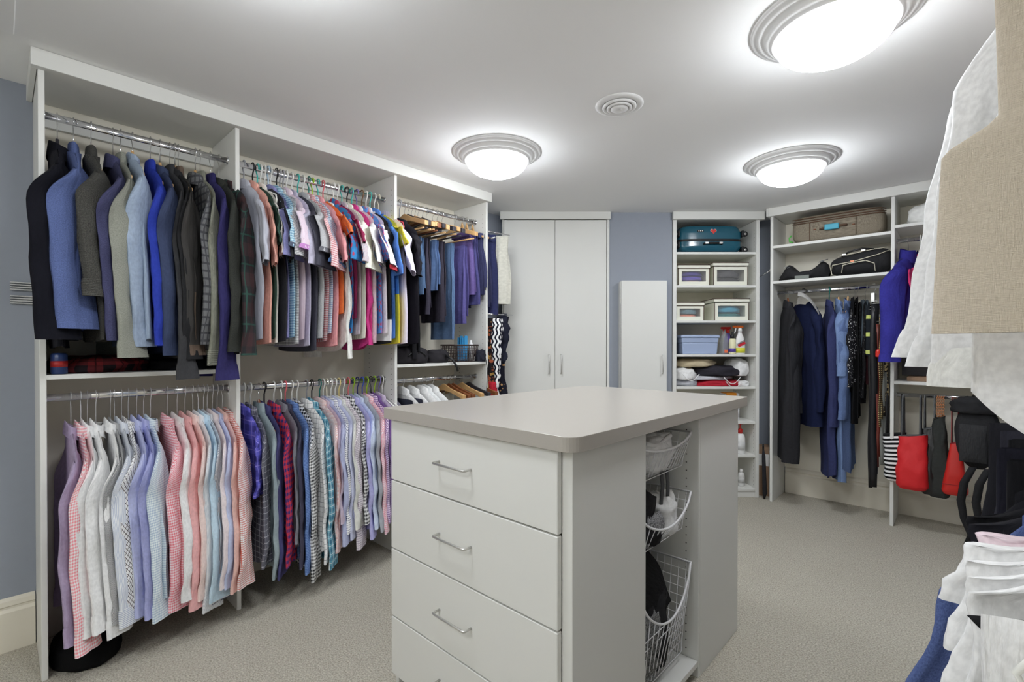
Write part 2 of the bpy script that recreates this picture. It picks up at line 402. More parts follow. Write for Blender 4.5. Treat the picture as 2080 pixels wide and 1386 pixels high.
# ================================================================== diagonal wall: cupboard, ironing cupboard, shelf tower
cl = thing('tall_cupboard', 'tall white built-in cupboard with two plain doors in the angled wall', 'cupboard', W(-.083, 4.09), YAW)
def db(name, a, b, mat=WHITE, parent=cl, org=-.083, dz=4.09, **k): return box(name, (a[0] - org, a[1] - dz, a[2]), (b[0] - org, b[1] - dz, b[2]), mat, parent, **k)
db('side_panel', (-.083, 4.09, 0), (-.070, 4.55, 2.355)); db('side_panel', (.803, 4.085, 0), (.824, 4.55, 2.355)); db('back_panel', (-.07, 4.53, 0), (.803, 4.55, 2.355), CREAM)
db('crown_board', (-.099, 4.062, 2.356), (.830, 4.09, CEIL - .001)); db('top_board', (-.083, 4.091, 2.356), (.824, 4.55, CEIL - .002)); db('plinth', (-.07, 4.11, 0), (.803, 4.13, .07))
for s0, s1, hs in ((-.068, .3605, .311), (.3635, .796, .414)):
    d = db('door', (s0, 4.075, .075), (s1, 4.089, 2.350), bev=.0015)
    x = hs + .083; yy = -.015
    MB().tube([(x, yy + .002, 1.215), (x, yy - .024, 1.215), (x, yy - .029, 1.208), (x, yy - .029, 1.062), (x, yy - .024, 1.055), (x, yy + .002, 1.055)], .0042, 10).build('handle', NICKEL, d)
ir = thing('ironing_cabinet', 'narrow white wall cabinet with one door on the blue angled wall', 'cabinet', W(.905, 4.10, .45), YAW)
def rb(name, a, b, mat=WHITE, parent=ir, **k): return box(name, (a[0] - .905, a[1] - 4.10, a[2] - .45), (b[0] - .905, b[1] - 4.10, b[2] - .45), mat, parent, **k)
rb('cabinet_box', (.905, 4.04, .45), (1.286, 4.099, 1.828))
d = rb('door', (.911, 4.02, .45), (1.291, 4.037, 1.833))
MB().tube([(.345, -.078, .76), (.345, -.102, .76), (.345, -.107, .753), (.345, -.107, .615), (.345, -.102, .608), (.345, -.078, .608)], .004, 10).build('handle', NICKEL, d)
mb = MB()
for k in range(42): mb.box((.0035, -.083, .02 + k * .028), (.0065, -.063, .042 + k * .028))
mb.build('piano_hinge', NICKEL, ir, kind='stuff')
tw = thing('shelf_tower', 'tall narrow white shelf tower at the end of the angled wall', 'shelves', W(1.362, 4.09), YAW)
def tb(name, a, b, mat=WHITE, **k): return db(name, a, b, mat, tw, 1.362, 4.09, **k)
tb('side_panel', (1.362, 4.085, 0), (1.393, 4.52, 2.355)); tb('side_panel', (2.067, 4.085, 0), (2.095, 4.52, 2.355)); tb('back_panel', (1.393, 4.51, 0), (2.067, 4.52, 2.355), CREAM)
tb('crown_board', (1.354, 4.06, 2.352), (2.125, 4.085, CEIL - .001)); tb('top_board', (1.362, 4.086, 2.356), (2.095, 4.52, CEIL - .002)); tb('crown_return', (2.1, 4.086, 2.352), (2.125, 4.3, CEIL - .001))
TS = [2.084, 1.803, 1.505, 1.217, .942, .645, .36, .075]
for z in TS: tb('shelf', (1.394, 4.09, z - .02), (2.066, 4.508, z))
tb('plinth', (1.394, 4.10, 0), (2.066, 4.12, .054))
holes(tw, [(2.0665 - 1.362, dx, .1 + k * .032) for dx in (.03, .36) for k in range(69)], 'x')

# ================================================================== far wardrobe (right)
YR = 4.37
cf = thing('far_wardrobe', 'white open wardrobe unit on the far wall, right of the shelf tower', 'wardrobe', (-1.176, YR, 0))
def fb(name, a, b, mat=WHITE, **k): return box(name, (a[0] + 1.176, a[1] - YR, a[2]), (b[0] + 1.176, b[1] - YR, b[2]), mat, cf, **k)
for x in (-1.176, -.389, .58): fb('side_panel', (x, YR, 0), (x + .021, YF - .001, 2.355))
fb('crown_board', (-1.185, YR - .03, 2.352), (.60, YR, CEIL - .001)); fb('top_board', (-1.176, YR, 2.356), (.60, YF - .001, CEIL - .002))
fb('crown_return', (-1.2, YR - .03, 2.352), (-1.186, YF, CEIL - .001))
for x0, x1 in ((-1.155, -.389), (-.368, .58)):
    fb('back_panel', (x0, YF - .006, .2245), (x1, YF - .001, 2.355), CREAM)
for x0, x1, z in ((-1.155, -.389, 2.113), (-1.155, -.389, 1.822), (-.368, .58, 2.150), (-.368, .58, 1.040)):
    fb('shelf', (x0, YR + .001, z - .022), (x1, YF - .007, z))
FRY = 4.50
rod(cf, (-1.155, FRY, 1.735), (-.389, FRY, 1.735))
rod(cf, (-.368, FRY, 2.055), (.58, FRY, 2.055))
rod(cf, (-.368, FRY, .935), (.58, FRY, .935))

# ================================================================== right wardrobe (near, mostly clothes)
cr = thing('right_wardrobe', 'white wardrobe unit on the right wall hidden by the nearest clothes', 'wardrobe', (XR, .25, 0))
for y in (.25, 2.62): box('side_panel', (-.25, y - .25, 0), (-.001, y - .231, 2.355), WHITE, cr)
box('back_panel', (-.012, 0, .001), (-.001, 2.389, 2.355), CREAM, cr); box('top_board', (-.25, 0, 2.356), (-.001, 2.389, CEIL - .002), WHITE, cr)
RX = .30
rod(cr, (RX, .20, 2.2), (RX, 2.66, 2.2))
rod(cr, (RX, .20, 1.07), (RX, 2.66, 1.07))
# ================================================================== clothes
def spow(x, e): return math.copysign(abs(x) ** e, x)
def sm(t): t = max(0, min(1, t)); return t * t * (3 - 2 * t)
def torso(parent, name, mat, rnd, sh=.21, hem=.235, th=.016, z0=-.13, slope=.34, L=.72, neck=.065, fold=.009, tail=.0, R=26, K=56, uvo=(0, 0), kick=0, top_round=.02, yw=0.0, nk=.016):
    ph = [rnd.uniform(0, 6.28) for _ in range(6)]; so = yw * 1.6 + 7; sway = .03 * fbm(yw * 1.3, 3.1, 0) + kick
    ks = (rnd.choice((3, 4)), rnd.choice((6, 7)), rnd.choice((9, 11)))
    def fn(t, q):
        a = 2 * PI * q; cx, sy = math.cos(a), math.sin(a)
        tt = t ** 1.35
        wd = sh + (hem - sh) * sm(tt * 1.3) - .008 * math.exp(-((tt - .22) / .1) ** 2)
        x = wd * spow(cx, .9)
        ax = min(1, abs(cx) ** .9) * sh
        zt = z0 - slope * max(0, ax - neck) - top_round * (ax / sh) ** 8
        zb = z0 - L + tail * abs(cx) ** 3
        z = zt + (zb - zt) * tt
        kt = max(.004, nk * (1 - (ax / sh) ** 1.2 * .35)); k = kt + (th - kt) * sm(tt / .25)
        if ax > neck * .8: k *= 1 - (1 - min(1, math.sqrt(tt / .045))) * sm((ax - neck * .8) / .02) * .96
        A = fold * min(1, tt * 1.6)
        f = A * (math.sin(ks[0] * a + ph[0] + tt) + .6 * math.sin(ks[1] * a + ph[1] + 2 * tt) + .35 * math.sin(ks[2] * a + ph[2]))
        nn = fbm(x * 6, z * 4.5, so) * .022 * min(1, tt * 2 + .1) + fbm(x * 16, z * 6, so * 9 + sy) * .004 * min(1, tt * 4)
        y = spow(sy, .75) * k + f * (.4 + .6 * abs(sy)) + nn * .6 + sway * tt
        x += fbm(z * 4, so * 3, cx * .3) * .009 * tt
        return (x, y, z), (a / (2 * PI) * 2 * (hem + sh) + uvo[0], z + uvo[1])
    return grid(name, R, K, fn, mat, parent)
def sleeve(parent, mat, rnd, side, sh=.21, z0=-.13, slope=.34, neck=.065, L=.66, a0=.075, a1=.050, b=.020, tw=.7, lean=.02, fwd=0.0, R=24, K=28, cuff=None, cuffh=.06, wr=1.0, name='sleeve', bend=None, yw=0.0):
    so = yw * 1.6 + side * 3; zs = z0 - slope * (sh - neck) - .012; ph = 2 + 4 * fbm(yw * 2.1, side, 5)
    bend = .03 * fbm(yw * 1.7, 9, side) if bend is None else bend
    def center(t):
        x = side * (sh - .035 + .035 * sm(t * 4) + lean * t + .014 * math.sin(t * 5 + ph) * t)
        return x, fwd * t + bend * math.sin(PI * min(1, t)), zs - L * t
    def ring(t, q, grow=1.0):
        cx, cy, cz = center(t); a = 2 * PI * q
        A = (a0 + (a1 - a0) * t) * (.45 + .55 * math.sqrt(min(1, t / .10))) * grow; B = b * (.35 + .65 * min(1, math.sqrt(t / .08))) * grow
        B *= 1 + .25 * math.sin(t * 9 + ph)
        u = A * math.cos(a); v = B * spow(math.sin(a), .8)
        n_ = fbm(u * 9, t * 6 * wr, so) * .018 * wr * min(1, t * 4) + fbm(u * 25, t * 11 * wr, so * 7 + math.sin(a)) * .006 * min(1, t * 4)
        n2 = (math.sin(3 * a + ph + 4 * t) * .0022 + math.sin(7 * a + ph - 3 * t) * .0014) * min(1, t * 5)
        v += n_ + n2; u += .5 * n_
        T = tw * sm(t * 3 + .2) * (1 + .25 * math.sin(t * 4 + ph))
        x = cx + side * 0 + (u * math.cos(T) + v * math.sin(T)); y = cy + (-side * u * math.sin(T) + side * v * math.cos(T))
        # the top edge of the sleeve falls away from the shoulder point
        z = cz - (.05 * (u * side / a0) if t < .25 else 0) * (1 - t / .25 if t < .25 else 0)
        return (x, y, z), (u * 1.7 + (a0 if math.sin(a) > 0 else -a0) * .3, -L * t)
    s = grid(name, R, K, lambda t, q: ring(t, q), mat, parent)
    if cuff:
        c0 = 1 - cuffh / L
        cf_ = grid('cuff', 5, K, lambda t, q: (lambda r: ((r[0][0], r[0][1], r[0][2]), (r[1][1], r[1][0])))(ring(c0 + (1.012 - c0) * t, q, 1.10 + .05 * t - (.06 if t < .1 else 0))), cuff, parent)
    return s
def collar(parent, mat, rnd, kind='shirt', z0=-.13, neck=.062, d=.034, h=.036):
    d = d * .62
    if kind == 'tee':
        f = lambda t, q: ((neck * 1.12 * math.cos(2 * PI * q) * (1 - .12 * t), d * .62 * math.sin(2 * PI * q) * (1 - .1 * t), z0 - .010 + .022 * t - .020 * (math.sin(2 * PI * q) > 0) * math.sin(2 * PI * q)), (q * .4, t * .03))
        return grid('neckband', 4, 36, f, mat, parent)
    if kind == 'zip':
        f = lambda t, q: ((neck * math.cos(2 * PI * q) * (1.08 - .15 * t), d * math.sin(2 * PI * q) * (1 - .2 * t), z0 - .012 + .062 * t - .012 * max(0, math.sin(2 * PI * q))), (q * .4, t * .06))
        return grid('stand_collar', 6, 36, f, mat, parent)
    # folded collar: stand up, roll over, fall
    prof = [(0, -.012, .0), (-.002, .5, 0), (-.001, .95, .002), (.003, 1.08, .004), (.006, .95, .006), (.009, .35, .008), (.012, -.30, .008)]
    if kind == 'lapel': h *= 1.15; prof = [(0, -.1, 0), (0, .6, 0), (.002, 1, .003), (.006, 1.0, .006), (.010, .4, .012), (.015, -.55, .014)]
    jit = rnd.uniform(0, 9)
    def f(t, q):
        i = t * (len(prof) - 1); k = min(int(i), len(prof) - 2); fr = i - k
        r, hh, o = [prof[k][m] + (prof[k + 1][m] - prof[k][m]) * fr for m in range(3)]
        a = PI / 2 + .16 + (2 * PI - .32) * q; front = max(0, math.cos(a - PI / 2))
        back = max(0, -math.sin(a))
        z = z0 + .004 + h * hh * (1 + .12 * back) - .016 * abs(math.cos(a)) ** 2 - .020 * front - (.022 * front ** 3 if t > .7 else 0)
        rx = neck + r + o * .4; ry = d + r * .8
        x = rx * math.cos(a); y = ry * math.sin(a) * (1 + .2 * front)
        return (x + fbm(q * 5 + jit, t, 0) * .004, y, z + fbm(q * 4, jit, t) * .004), (q * .42, z)
    return grid('collar', len(prof) * 2 - 1, 40, f, mat, parent)

# ---- hangers ---------------------------------------------------------
def hookpts(r=.0185, drop=-.075, flip=1):
    p = [(flip * r * math.cos(A), 0, r * math.sin(A) * 1.12) for A in [math.radians(x) for x in range(205, -1, -17)]]
    p += [(flip * r * .92, 0, -.010), (flip * r * .45, 0, -.026), (0, 0, -.040), (0, 0, drop)]
    return p
HCOL = {'white': (238, 238, 232), 'aqua': (70, 190, 180), 'teal': (30, 120, 110), 'black': (28, 28, 30), 'gray': (160, 160, 165), 'pink': (238, 120, 128), 'lime': (160, 205, 40),
        'yellow': (240, 220, 150), 'navy': (40, 44, 110), 'blue': (60, 90, 190), 'purple': (120, 110, 175), 'cream': (232, 226, 205), 'lightblue': (180, 205, 225), 'red': (190, 60, 70), 'brown': (120, 90, 60)}
def hanger(kind, color, loc, rz, label, group, sh=.21, z0=-.115, slope=.34, flip=1, bar=False, flare=False):
    nm = {'wire': 'wire_hanger', 'plastic': 'plastic_hanger', 'wood': 'wooden_hanger'}[kind]
    t = thing(nm, label, 'hanger', loc, rz, group)
    if kind == 'wire':
        m = plain('hanger_wire_' + color, {'white': (225, 225, 228), 'metal': (190, 188, 184)}[color], .3, 1 if color == 'metal' else 0)
        zt = z0 + .002; zb = zt - slope * sh - .035
        MB().tube(hookpts(drop=zt, flip=flip), .0013, 6).build('hook', m, t)
        MB().tube([(0, .002, zt), (sh * .93, 0, zt - slope * sh * .9), (sh * .96, 0, zb + .012), (sh * .9, 0, zb), (-sh * .9, 0, zb), (-sh * .96, 0, zb + .012), (-sh * .93, 0, zt - slope * sh * .9), (0, -.002, zt)], .0013, 6).build('shoulder_wire', m, t)
    elif kind == 'plastic':
        m = plain('hanger_plastic_' + color, HCOL[color], .32)
        zt = z0 + .004; zb = zt - slope * sh - .04
        MB().tube(hookpts(drop=zt, flip=flip, r=.0205), .0036, 8).build('hook', m, t)
        MB().tube([(0, 0, zt), (.03, 0, zt - .004), (sh * .9, 0, zt - slope * sh * .88), (sh * .97, 0, zb + .018), (sh * .93, 0, zb), (-sh * .93, 0, zb), (-sh * .97, 0, zb + .018), (-sh * .9, 0, zt - slope * sh * .88), (-.03, 0, zt - .004), (0, 0, zt)], .0036, 8).build('shoulder_frame', m, t)
    else:
        m = {'wood': WOOD, 'brown': WOODB, 'dark': DARKH}[color]
        MB().tube(hookpts(drop=z0 + .02, flip=flip), .0016, 8).build('hook', CHROME, t)
        n = 20; V = []; F = []
        for i in range(n + 1):
            x = -sh * .98 + 2 * sh * .98 * i / n; a = abs(x) / sh
            zc = z0 + (.022 if flare else -.016 + .058 * math.exp(-(a / .13) ** 2)) - (.36 if flare else slope * .9) * sh * (a ** 1.15) * (1 - .15 * a); hh = (.016 if flare else .008) + (.010 if flare else .012) * math.exp(-(a / (.20 if flare else .13)) ** 2); yy = .0055 + (.010 if flare else .002) * sm((a - .5) * 2); yo = (.018 if flare else .004) * a * a
            for sy, sz in ((-1, 1), (1, 1), (1.0, -1), (-1.0, -1)): V.append((x, sy * yy + yo, zc + sz * hh * (1 if sz < 0 else .9)))
        for i in range(n):
            for k in range(4): a = i * 4 + k; b_ = i * 4 + (k + 1) % 4; F.append((a, b_, b_ + 4, a + 4))
        F += [(3, 2, 1, 0), (4 * n, 4 * n + 1, 4 * n + 2, 4 * n + 3)]
        o = mesh_obj('shoulder_bar', V, F, m, t, smooth=False); b = o.modifiers.new('b', 'BEVEL'); b.width = .003; b.segments = 2
        if bar: MB().tube([(-sh * .88, .01, z0 - .07), (sh * .88, .01, z0 - .07)], .0055, 10).build('trouser_bar', m, t)
    return t

SHIRTN = {'dress': 'long_sleeved_shirt', 'short': 'short_sleeved_shirt', 'tee': 't_shirt', 'jacket': 'jacket', 'sweater': 'sweater', 'blazer': 'blazer'}
def garment(kind, mat, loc, rz, label, group=None, seed=0, yw=None, L=None, SL=None, sh=None, tw=None, lean=None, hangerk=None, slope=.50, trim=None, z0=None, th=None, sleeves=(1, -1), coll=None, colmat=None, fold=None, hem=None, kick=0, cuffmat=None, a0=None, tail=None, R=26, short=None, hflip=1, b=None, cuffs=True, hgroup=None, bothout=False):
    """one hanging garment (parts body, sleeves, collar, cuffs) and, as its own thing, the hanger it hangs from"""
    rnd = random.Random(seed * 7 + 13); yw = loc[1] if yw is None else yw
    if len(label.split()) < 5: label = label + (' on the upper rail' if loc[2] > 1.5 else ' on the lower rail')
    big = kind in ('jacket', 'blazer', 'sweater')
    sh = sh or (.225 if big else .205); hem = hem or sh + (.02 if big else .03)
    z0 = z0 or (-.115 if not hangerk or hangerk[0] != 'wire' else -.135)
    th = th or (.021 if big else .013); L = L or (.70 if big else .74); fold = fold if fold is not None else (.006 if big else .005)
    t = thing(SHIRTN[kind], label, {'dress': 'shirt', 'short': 'shirt', 'tee': 't-shirt', 'blazer': 'jacket'}.get(kind, kind), loc, rz, group)
    tail = tail if tail is not None else (.055 if kind == 'dress' else .01)
    torso(t, 'body', mat, rnd, sh=sh, hem=hem, th=th, z0=z0, slope=slope, L=L, fold=fold, tail=tail, kick=kick, R=R, yw=yw, nk=min(.019, max(.009, th * 1.3)) if not big else min(.028, max(.014, th * 1.4)))
    tw = rnd.uniform(.45, 1.05) if tw is None else tw
    lean = rnd.uniform(0, .03) if lean is None else lean
    isshort = kind in ('short', 'tee')
    if SL is None: SL = .22 if isshort else (.70 if big else .68)
    for sd in sleeves:
        ex = 0
        if sd == -1 and not bothout: ex = -.11 if isshort else -.05
        if isshort:
            sleeve(t, mat, rnd, sd, sh=sh, z0=z0, slope=slope, L=SL, a0=.085, a1=a0 or .098, b=b or .012, tw=tw * .75, yw=yw, lean=lean + .055 + ex, R=14, cuff=trim, cuffh=.022, wr=.7)
        else:
            A = a0 or (.078 if big else .064)
            sleeve(t, mat, rnd, sd, sh=sh, z0=z0, slope=slope, L=SL, a0=A, a1=A * (.74 if big else .72), b=b or (.017 if big else .0115), tw=tw, yw=yw, lean=lean + ex, cuff=(cuffmat or mat) if (kind in ('dress', 'sweater') and cuffs) else None, cuffh=.065 if kind == 'dress' else .06)
    coll = coll or {'dress': 'shirt', 'short': 'shirt', 'tee': 'tee', 'blazer': 'lapel', 'jacket': 'lapel', 'sweater': 'zip'}[kind]
    collar(t, colmat or mat, rnd, coll, z0=z0 + (-.008 if big else -.004), h=.034 if not big else .031, neck=.060 if not big else .066, d=.022 if isshort else (.026 if not big else .036))
    if hangerk:
        k, c = hangerk[:2]; cn = {'metal': 'thin metal', 'wood': 'light', 'dark': 'dark'}.get(c, c)
        ww = {'wire': 'wire hanger', 'plastic': 'plastic hanger', 'wood': 'wooden hanger'}[k]
        short = short or label
        hanger(k, c, loc, rz, ' '.join(('%s %s inside the %s' % (cn, ww, short)).split()[:16]) , hgroup or 'hangers on the wardrobe rails', sh=sh - (.03 if k == 'wood' else .012), z0=z0 - .004, slope=slope, flip=hflip)
    return t

# -------- row 1: jackets, upper rail of the first bay: hook column, kind, colour, hanger, sleeve-end row, hem row, name
J = [
 (119, 'blazer', fab('plain', (20, 20, 30), k=1.0), ('wood', 'dark'), 690, 708, 'near-black navy blazer nearest the left side panel', {'a0': .100, 'tw': 1.0, 'b': .018, 'yaw': -.05, 'th': .02}),
 (152, 'jacket', fab('melange', (78, 94, 146), (62, 76, 122)), ('wood', 'wood'), 668, 672, 'denim-blue fleece jacket with wide sleeve', {'a0': .098, 'coll': 'zip', 'tw': 1.05, 'b': .017, 'yaw': -.03}),
 (187, 'sweater', fab('melange', (72, 71, 66), (48, 47, 44), knit=.006), ('wood', 'wood'), 600, 695, 'charcoal ribbed sweater behind the denim-blue jacket', {'a0': .08, 'tw': 1.0}),
 (232, 'blazer', fab('melange', (62, 63, 98), (50, 51, 82)), ('wire', 'metal'), 692, 690, 'slate indigo blazer with turned-up cuff', {'a0': .095, 'tw': .95, 'b': .014, 'yaw': .0}),
 (247, 'sweater', fab('melange', (128, 129, 118), (108, 110, 98)), ('wood', 'wood'), 722, 700, 'olive grey sweater beside the indigo blazer', {}),
 (271, 'dress', fab('plain', (132, 148, 170)), ('wood', 'wood'), 700, 715, 'pale steel-blue shirt among the jackets', {'sh': .22}),
 (307, 'jacket', fab('plain', (32, 50, 158)), ('wood', 'wood'), 702, 705, 'royal blue pullover jacket', {'coll': 'zip', 'a0': .066}),
 (327, 'jacket', fab('plain', (48, 58, 88)), ('wood', 'wood'), 722, 718, 'slate blue jacket just right of the royal blue one', {}),
 (347, 'sweater', fab('plain', (52, 52, 54)), ('wire', 'metal'), 765, 730, 'dark grey sweater with low banded cuff', {'a0': .066, 'lean': .05}),
 (357, 'blazer', fab('plain', (34, 34, 36), k=1.2), ('wood', 'wood'), 730, 722, 'almost black blazer in the middle of the jackets', {}),
 (364, 'jacket', fab('hstripe', (52, 50, 48), (88, 72, 60), s=1.26, w=.45), ('wood', 'wood'), 722, 718, 'zip jacket, grey above and brown below', {'coll': 'zip'}),
 (398, 'blazer', fab('grid', (92, 93, 94), (62, 62, 66), s=.034, w=.3), ('wood', 'wood'), 700, 712, 'grey glen-check blazer', {}),
 (408, 'sweater', fab('plain', (122, 123, 108), knit=.008), ('wire', 'metal'), 738, 722, 'sage green sweater with ribbed cuff', {'a0': .06}),
 (428, 'sweater', fab('plain', (44, 40, 92)), ('wood', 'wood'), 768, 735, 'deep violet navy sweatshirt with low sleeve', {'a0': .074}),
 (446, 'jacket', fab('melange', (52, 54, 48), (38, 40, 38)), ('wire', 'metal'), 715, 722, 'dark olive charcoal jacket', {}),
 (468, 'jacket', fab('plaid', (40, 40, 42), (66, 44, 46), s=.14, c3=(40, 70, 62)), ('plastic', 'black'), 722, 712, 'black jacket with dim plaid sleeve beside the second panel', {'a0': .06}),
]
def row(lst, rodx, rodz, group, xs=-2.46, twr=(.45, 1.0), yaw=(-.06, .04), big=False, th=None, suffix=''):
    ys = [ylft(q[0], rodx) for q in lst]
    for i, (u, kind, mat, hk, vs, vh, name, kw) in enumerate(lst):
        sp = min([abs(ys[i] - ys[j]) for j in (i - 1, i + 1) if 0 <= j < len(ys)] or [.05])
        r = random.Random(i * 31 + int(rodz * 100) + int(u)); y = ylft(u, rodx)
        kw = dict(kw); kw.setdefault('b', max(.006, min(.022 if big else .016, .38 * sp))); kw.setdefault('th', max(.006, min(.018, .36 * sp))); isb = kind in ('jacket', 'blazer', 'sweater'); sh = kw.pop('sh', .225 if isb else .205)
        z0 = (-.138 if rodz > 2 else -.12) if isb else (-.116 if hk[0] != 'wire' else -.137)
        zsh = rodz + z0 - .50 * (sh - .065) - .012
        SL = kw.pop('SL', None) or (max(.12, zsh - zpx(xs, y - .02, vs)) if vs else None)
        L = max(.3, rodz + z0 - zpx(xs, y, vh)) if vh else None
        garment(kind, mat, (rodx + r.uniform(-.006, .006), y, rodz), kw.pop('yaw', -(yaw[0] + yaw[1]) / 2 + (yaw[1] - yaw[0]) * .8 * fbm(y * 3, 2, 1)), name + suffix, group, seed=i + int(rodz * 10), L=L, SL=SL, sh=sh,
                tw=kw.pop('tw', (twr[0] + twr[1]) / 2 + (twr[1] - twr[0]) * .5 * fbm(y * 4, 1, 7) + r.uniform(-.06, .06)), hangerk=hk, z0=z0, th=kw.pop('th', None) if th is None else th, short=name, hflip=r.choice((1, 1, -1)), **kw)
row(J, RODX, ZU, 'jackets and sweaters on the upper rail', big=True, twr=(.8, 1.15))

# -------- row 2: short-sleeved shirts, upper rail of the middle bay
G = fab
S = [
 (497, 'short', G('stripe', (150, 152, 166), (166, 168, 180), s=.006), ('plastic', 'gray'), 535, 692, 'grey-blue striped polo shirt first on the middle upper rail', {}),
 (515, 'short', G('plain', (226, 152, 134)), ('plastic', 'black'), 540, 700, 'salmon orange polo shirt', {}),
 (525, 'tee', G('plain', (48, 74, 62)), ('plastic', 'aqua'), 500, 690, 'dark green t-shirt', {}),
 (531, 'short', G('plain', (208, 202, 192)), ('plastic', 'white'), 520, 700, 'off-white short-sleeved shirt beside the dark green one', {'hem': .215}),
 (545, 'tee', G('plain', (46, 46, 52)), ('plastic', 'lightblue'), 530, 695, 'charcoal t-shirt between off-white and periwinkle shirts', {}),
 (551, 'short', G('melange', (130, 130, 182), (112, 112, 166)), ('plastic', 'white'), 528, 690, 'periwinkle heather polo shirt', {'lean': 0.042, 'a0': 0.119, 'tw': 1.17}),
 (562, 'short', G('gingham', (178, 205, 222), (66, 128, 168), s=.013), ('plastic', 'black'), 512, 688, 'teal-blue gingham short-sleeved shirt', {'trim': G('plain', (70, 80, 100)), 'lean': 0.030, 'a0': 0.125, 'tw': 1.05}),
 (570, 'short', G('gingham', (222, 220, 212), (70, 70, 76), s=.008), ('plastic', 'gray'), 528, 702, 'small black-and-white gingham short-sleeved shirt', {'lean': 0.054, 'a0': 0.119, 'tw': 1.17}),
 (582, 'short', G('stripe', (224, 196, 212), (190, 150, 170), s=.009, w=.3), ('plastic', 'white'), 515, 692, 'pink and white fine-striped short-sleeved shirt', {'trim': G('plain', (186, 120, 190)), 'lean': 0.042, 'a0': 0.119, 'tw': 1.17}),
 (594, 'short', G('plain', (168, 164, 186)), ('plastic', 'white'), 545, 705, 'lilac grey short-sleeved shirt', {'lean': 0.066, 'a0': 0.113, 'tw': 1.29}),
 (606, 'tee', G('plain', (62, 62, 74)), ('plastic', 'aqua'), 548, 715, 'charcoal blue t-shirt beside lilac grey shirt', {'lean': 0.066, 'a0': 0.113, 'tw': 1.29}),
 (617, 'short', G('melange', (176, 178, 180), (148, 150, 154)), ('plastic', 'white'), 520, 690, 'heather grey short-sleeved shirt', {'trim': G('plain', (96, 96, 104)), 'lean': 0.054, 'a0': 0.113, 'tw': 1.29}),
 (628, 'short', G('gingham', (236, 206, 206), (192, 62, 76), s=.012), ('plastic', 'teal'), 550, 695, 'red and white gingham short-sleeved shirt', {'lean': 0.066, 'a0': 0.125, 'tw': 1.05}),
 (636, 'short', G('grid', (196, 216, 232), (84, 128, 188), s=.012, w=.22), ('plastic', 'lime'), 540, 680, 'light blue checked short-sleeved shirt', {'trim': G('plain', (80, 120, 180)), 'lean': 0.030, 'a0': 0.119, 'tw': 1.17}),
 (647, 'short', G('plain', (226, 142, 146)), ('plastic', 'aqua'), 535, 705, 'coral pink short-sleeved shirt', {}),
 (657, 'tee', G('plain', (222, 104, 44)), ('plastic', 'pink'), 480, 640, 'bright orange t-shirt', {}),
 (667, 'dress', G('plain', (224, 216, 202)), ('wire', 'metal'), 725, 715, 'long cream shirt hanging below the short-sleeved shirts', {'a0': .07}),
 (677, 'short', G('floral', (40, 120, 186), (170, 50, 78), s=.032), ('plastic', 'white'), 535, 680, 'bright blue short-sleeved shirt with red flower print', {'lean': 0.042, 'a0': 0.113, 'tw': 1.29}),
 (686, 'tee', G('plain', (150, 36, 78)), ('plastic', 'white'), 500, 650, 'maroon t-shirt', {}),
 (696, 'short', G('stripe3', (228, 220, 222), (150, 66, 82), s=.014, c3=(52, 64, 112)), ('plastic', 'aqua'), 540, 682, 'white short-sleeved shirt with red and navy stripes', {'lean': 0.054, 'a0': 0.125, 'tw': 1.05}),
 (706, 'short', G('stripe', (214, 210, 192), (90, 96, 90), s=.016, w=.12), ('plastic', 'black'), 552, 690, 'cream short-sleeved shirt with thin dark stripes', {'lean': 0.054, 'a0': 0.113, 'tw': 1.29}),
 (716, 'dress', G('plain', (198, 44, 122)), ('plastic', 'aqua'), 698, 712, 'magenta long-sleeved shirt', {'a0': .058}),
 (726, 'short', G('plain', (222, 220, 212)), ('plastic', 'purple'), 540, 700, 'white linen short-sleeved shirt', {'lean': 0.030, 'a0': 0.125, 'tw': 1.05}),
 (735, 'short', G('floral', (70, 120, 190), (190, 60, 80), s=.02), ('plastic', 'brown'), 530, 680, 'small-print blue and red short-sleeved shirt', {}),
 (743, 'short', G('plain', (226, 200, 206)), ('plastic', 'white'), 545, 680, 'pale pink short-sleeved shirt', {'lean': 0.066, 'a0': 0.119, 'tw': 1.17}),
 (751, 'tee', G('hstripe', (34, 34, 36), (216, 216, 214), s=.9, w=.14), ('plastic', 'aqua'), 570, 700, 'black sports jersey with white sleeve print', {'trim': G('plain', (190, 40, 52)), 'SL': .30, 'lean': 0.030, 'a0': 0.113, 'tw': 1.29}),
 (760, 'short', G('plain', (74, 128, 216)), ('plastic', 'white'), 560, 690, 'bright blue polo shirt near the third panel', {}),
 (769, 'tee', G('hstripe', (204, 186, 30), (54, 116, 196), s=.62, w=.25), ('plastic', 'cream'), 500, 700, 'yellow and blue sports jersey', {}),
 (783, 'short', G('stripe', (208, 200, 222), (160, 150, 190), s=.011, w=.35), ('wood', 'wood'), 578, 700, 'white and lilac striped shirt at the end of the middle upper rail', {'SL': .30, 'lean': 0.042, 'a0': 0.125, 'tw': 1.05}),
]
row(S, RODX, ZU, 'short-sleeved shirts on the middle upper rail', twr=(.3, .8), yaw=(-.06, .06))
for u, c, n in ((539, 'white', 'left'), (576, 'gray', 'middle'), (790, 'red', 'right')):
    hanger('plastic', c, (RODX, ylft(u), ZU), -.05, 'spare %s plastic hanger at the %s of the crowded upper rail' % (c, n), 'spare hangers', sh=.19)

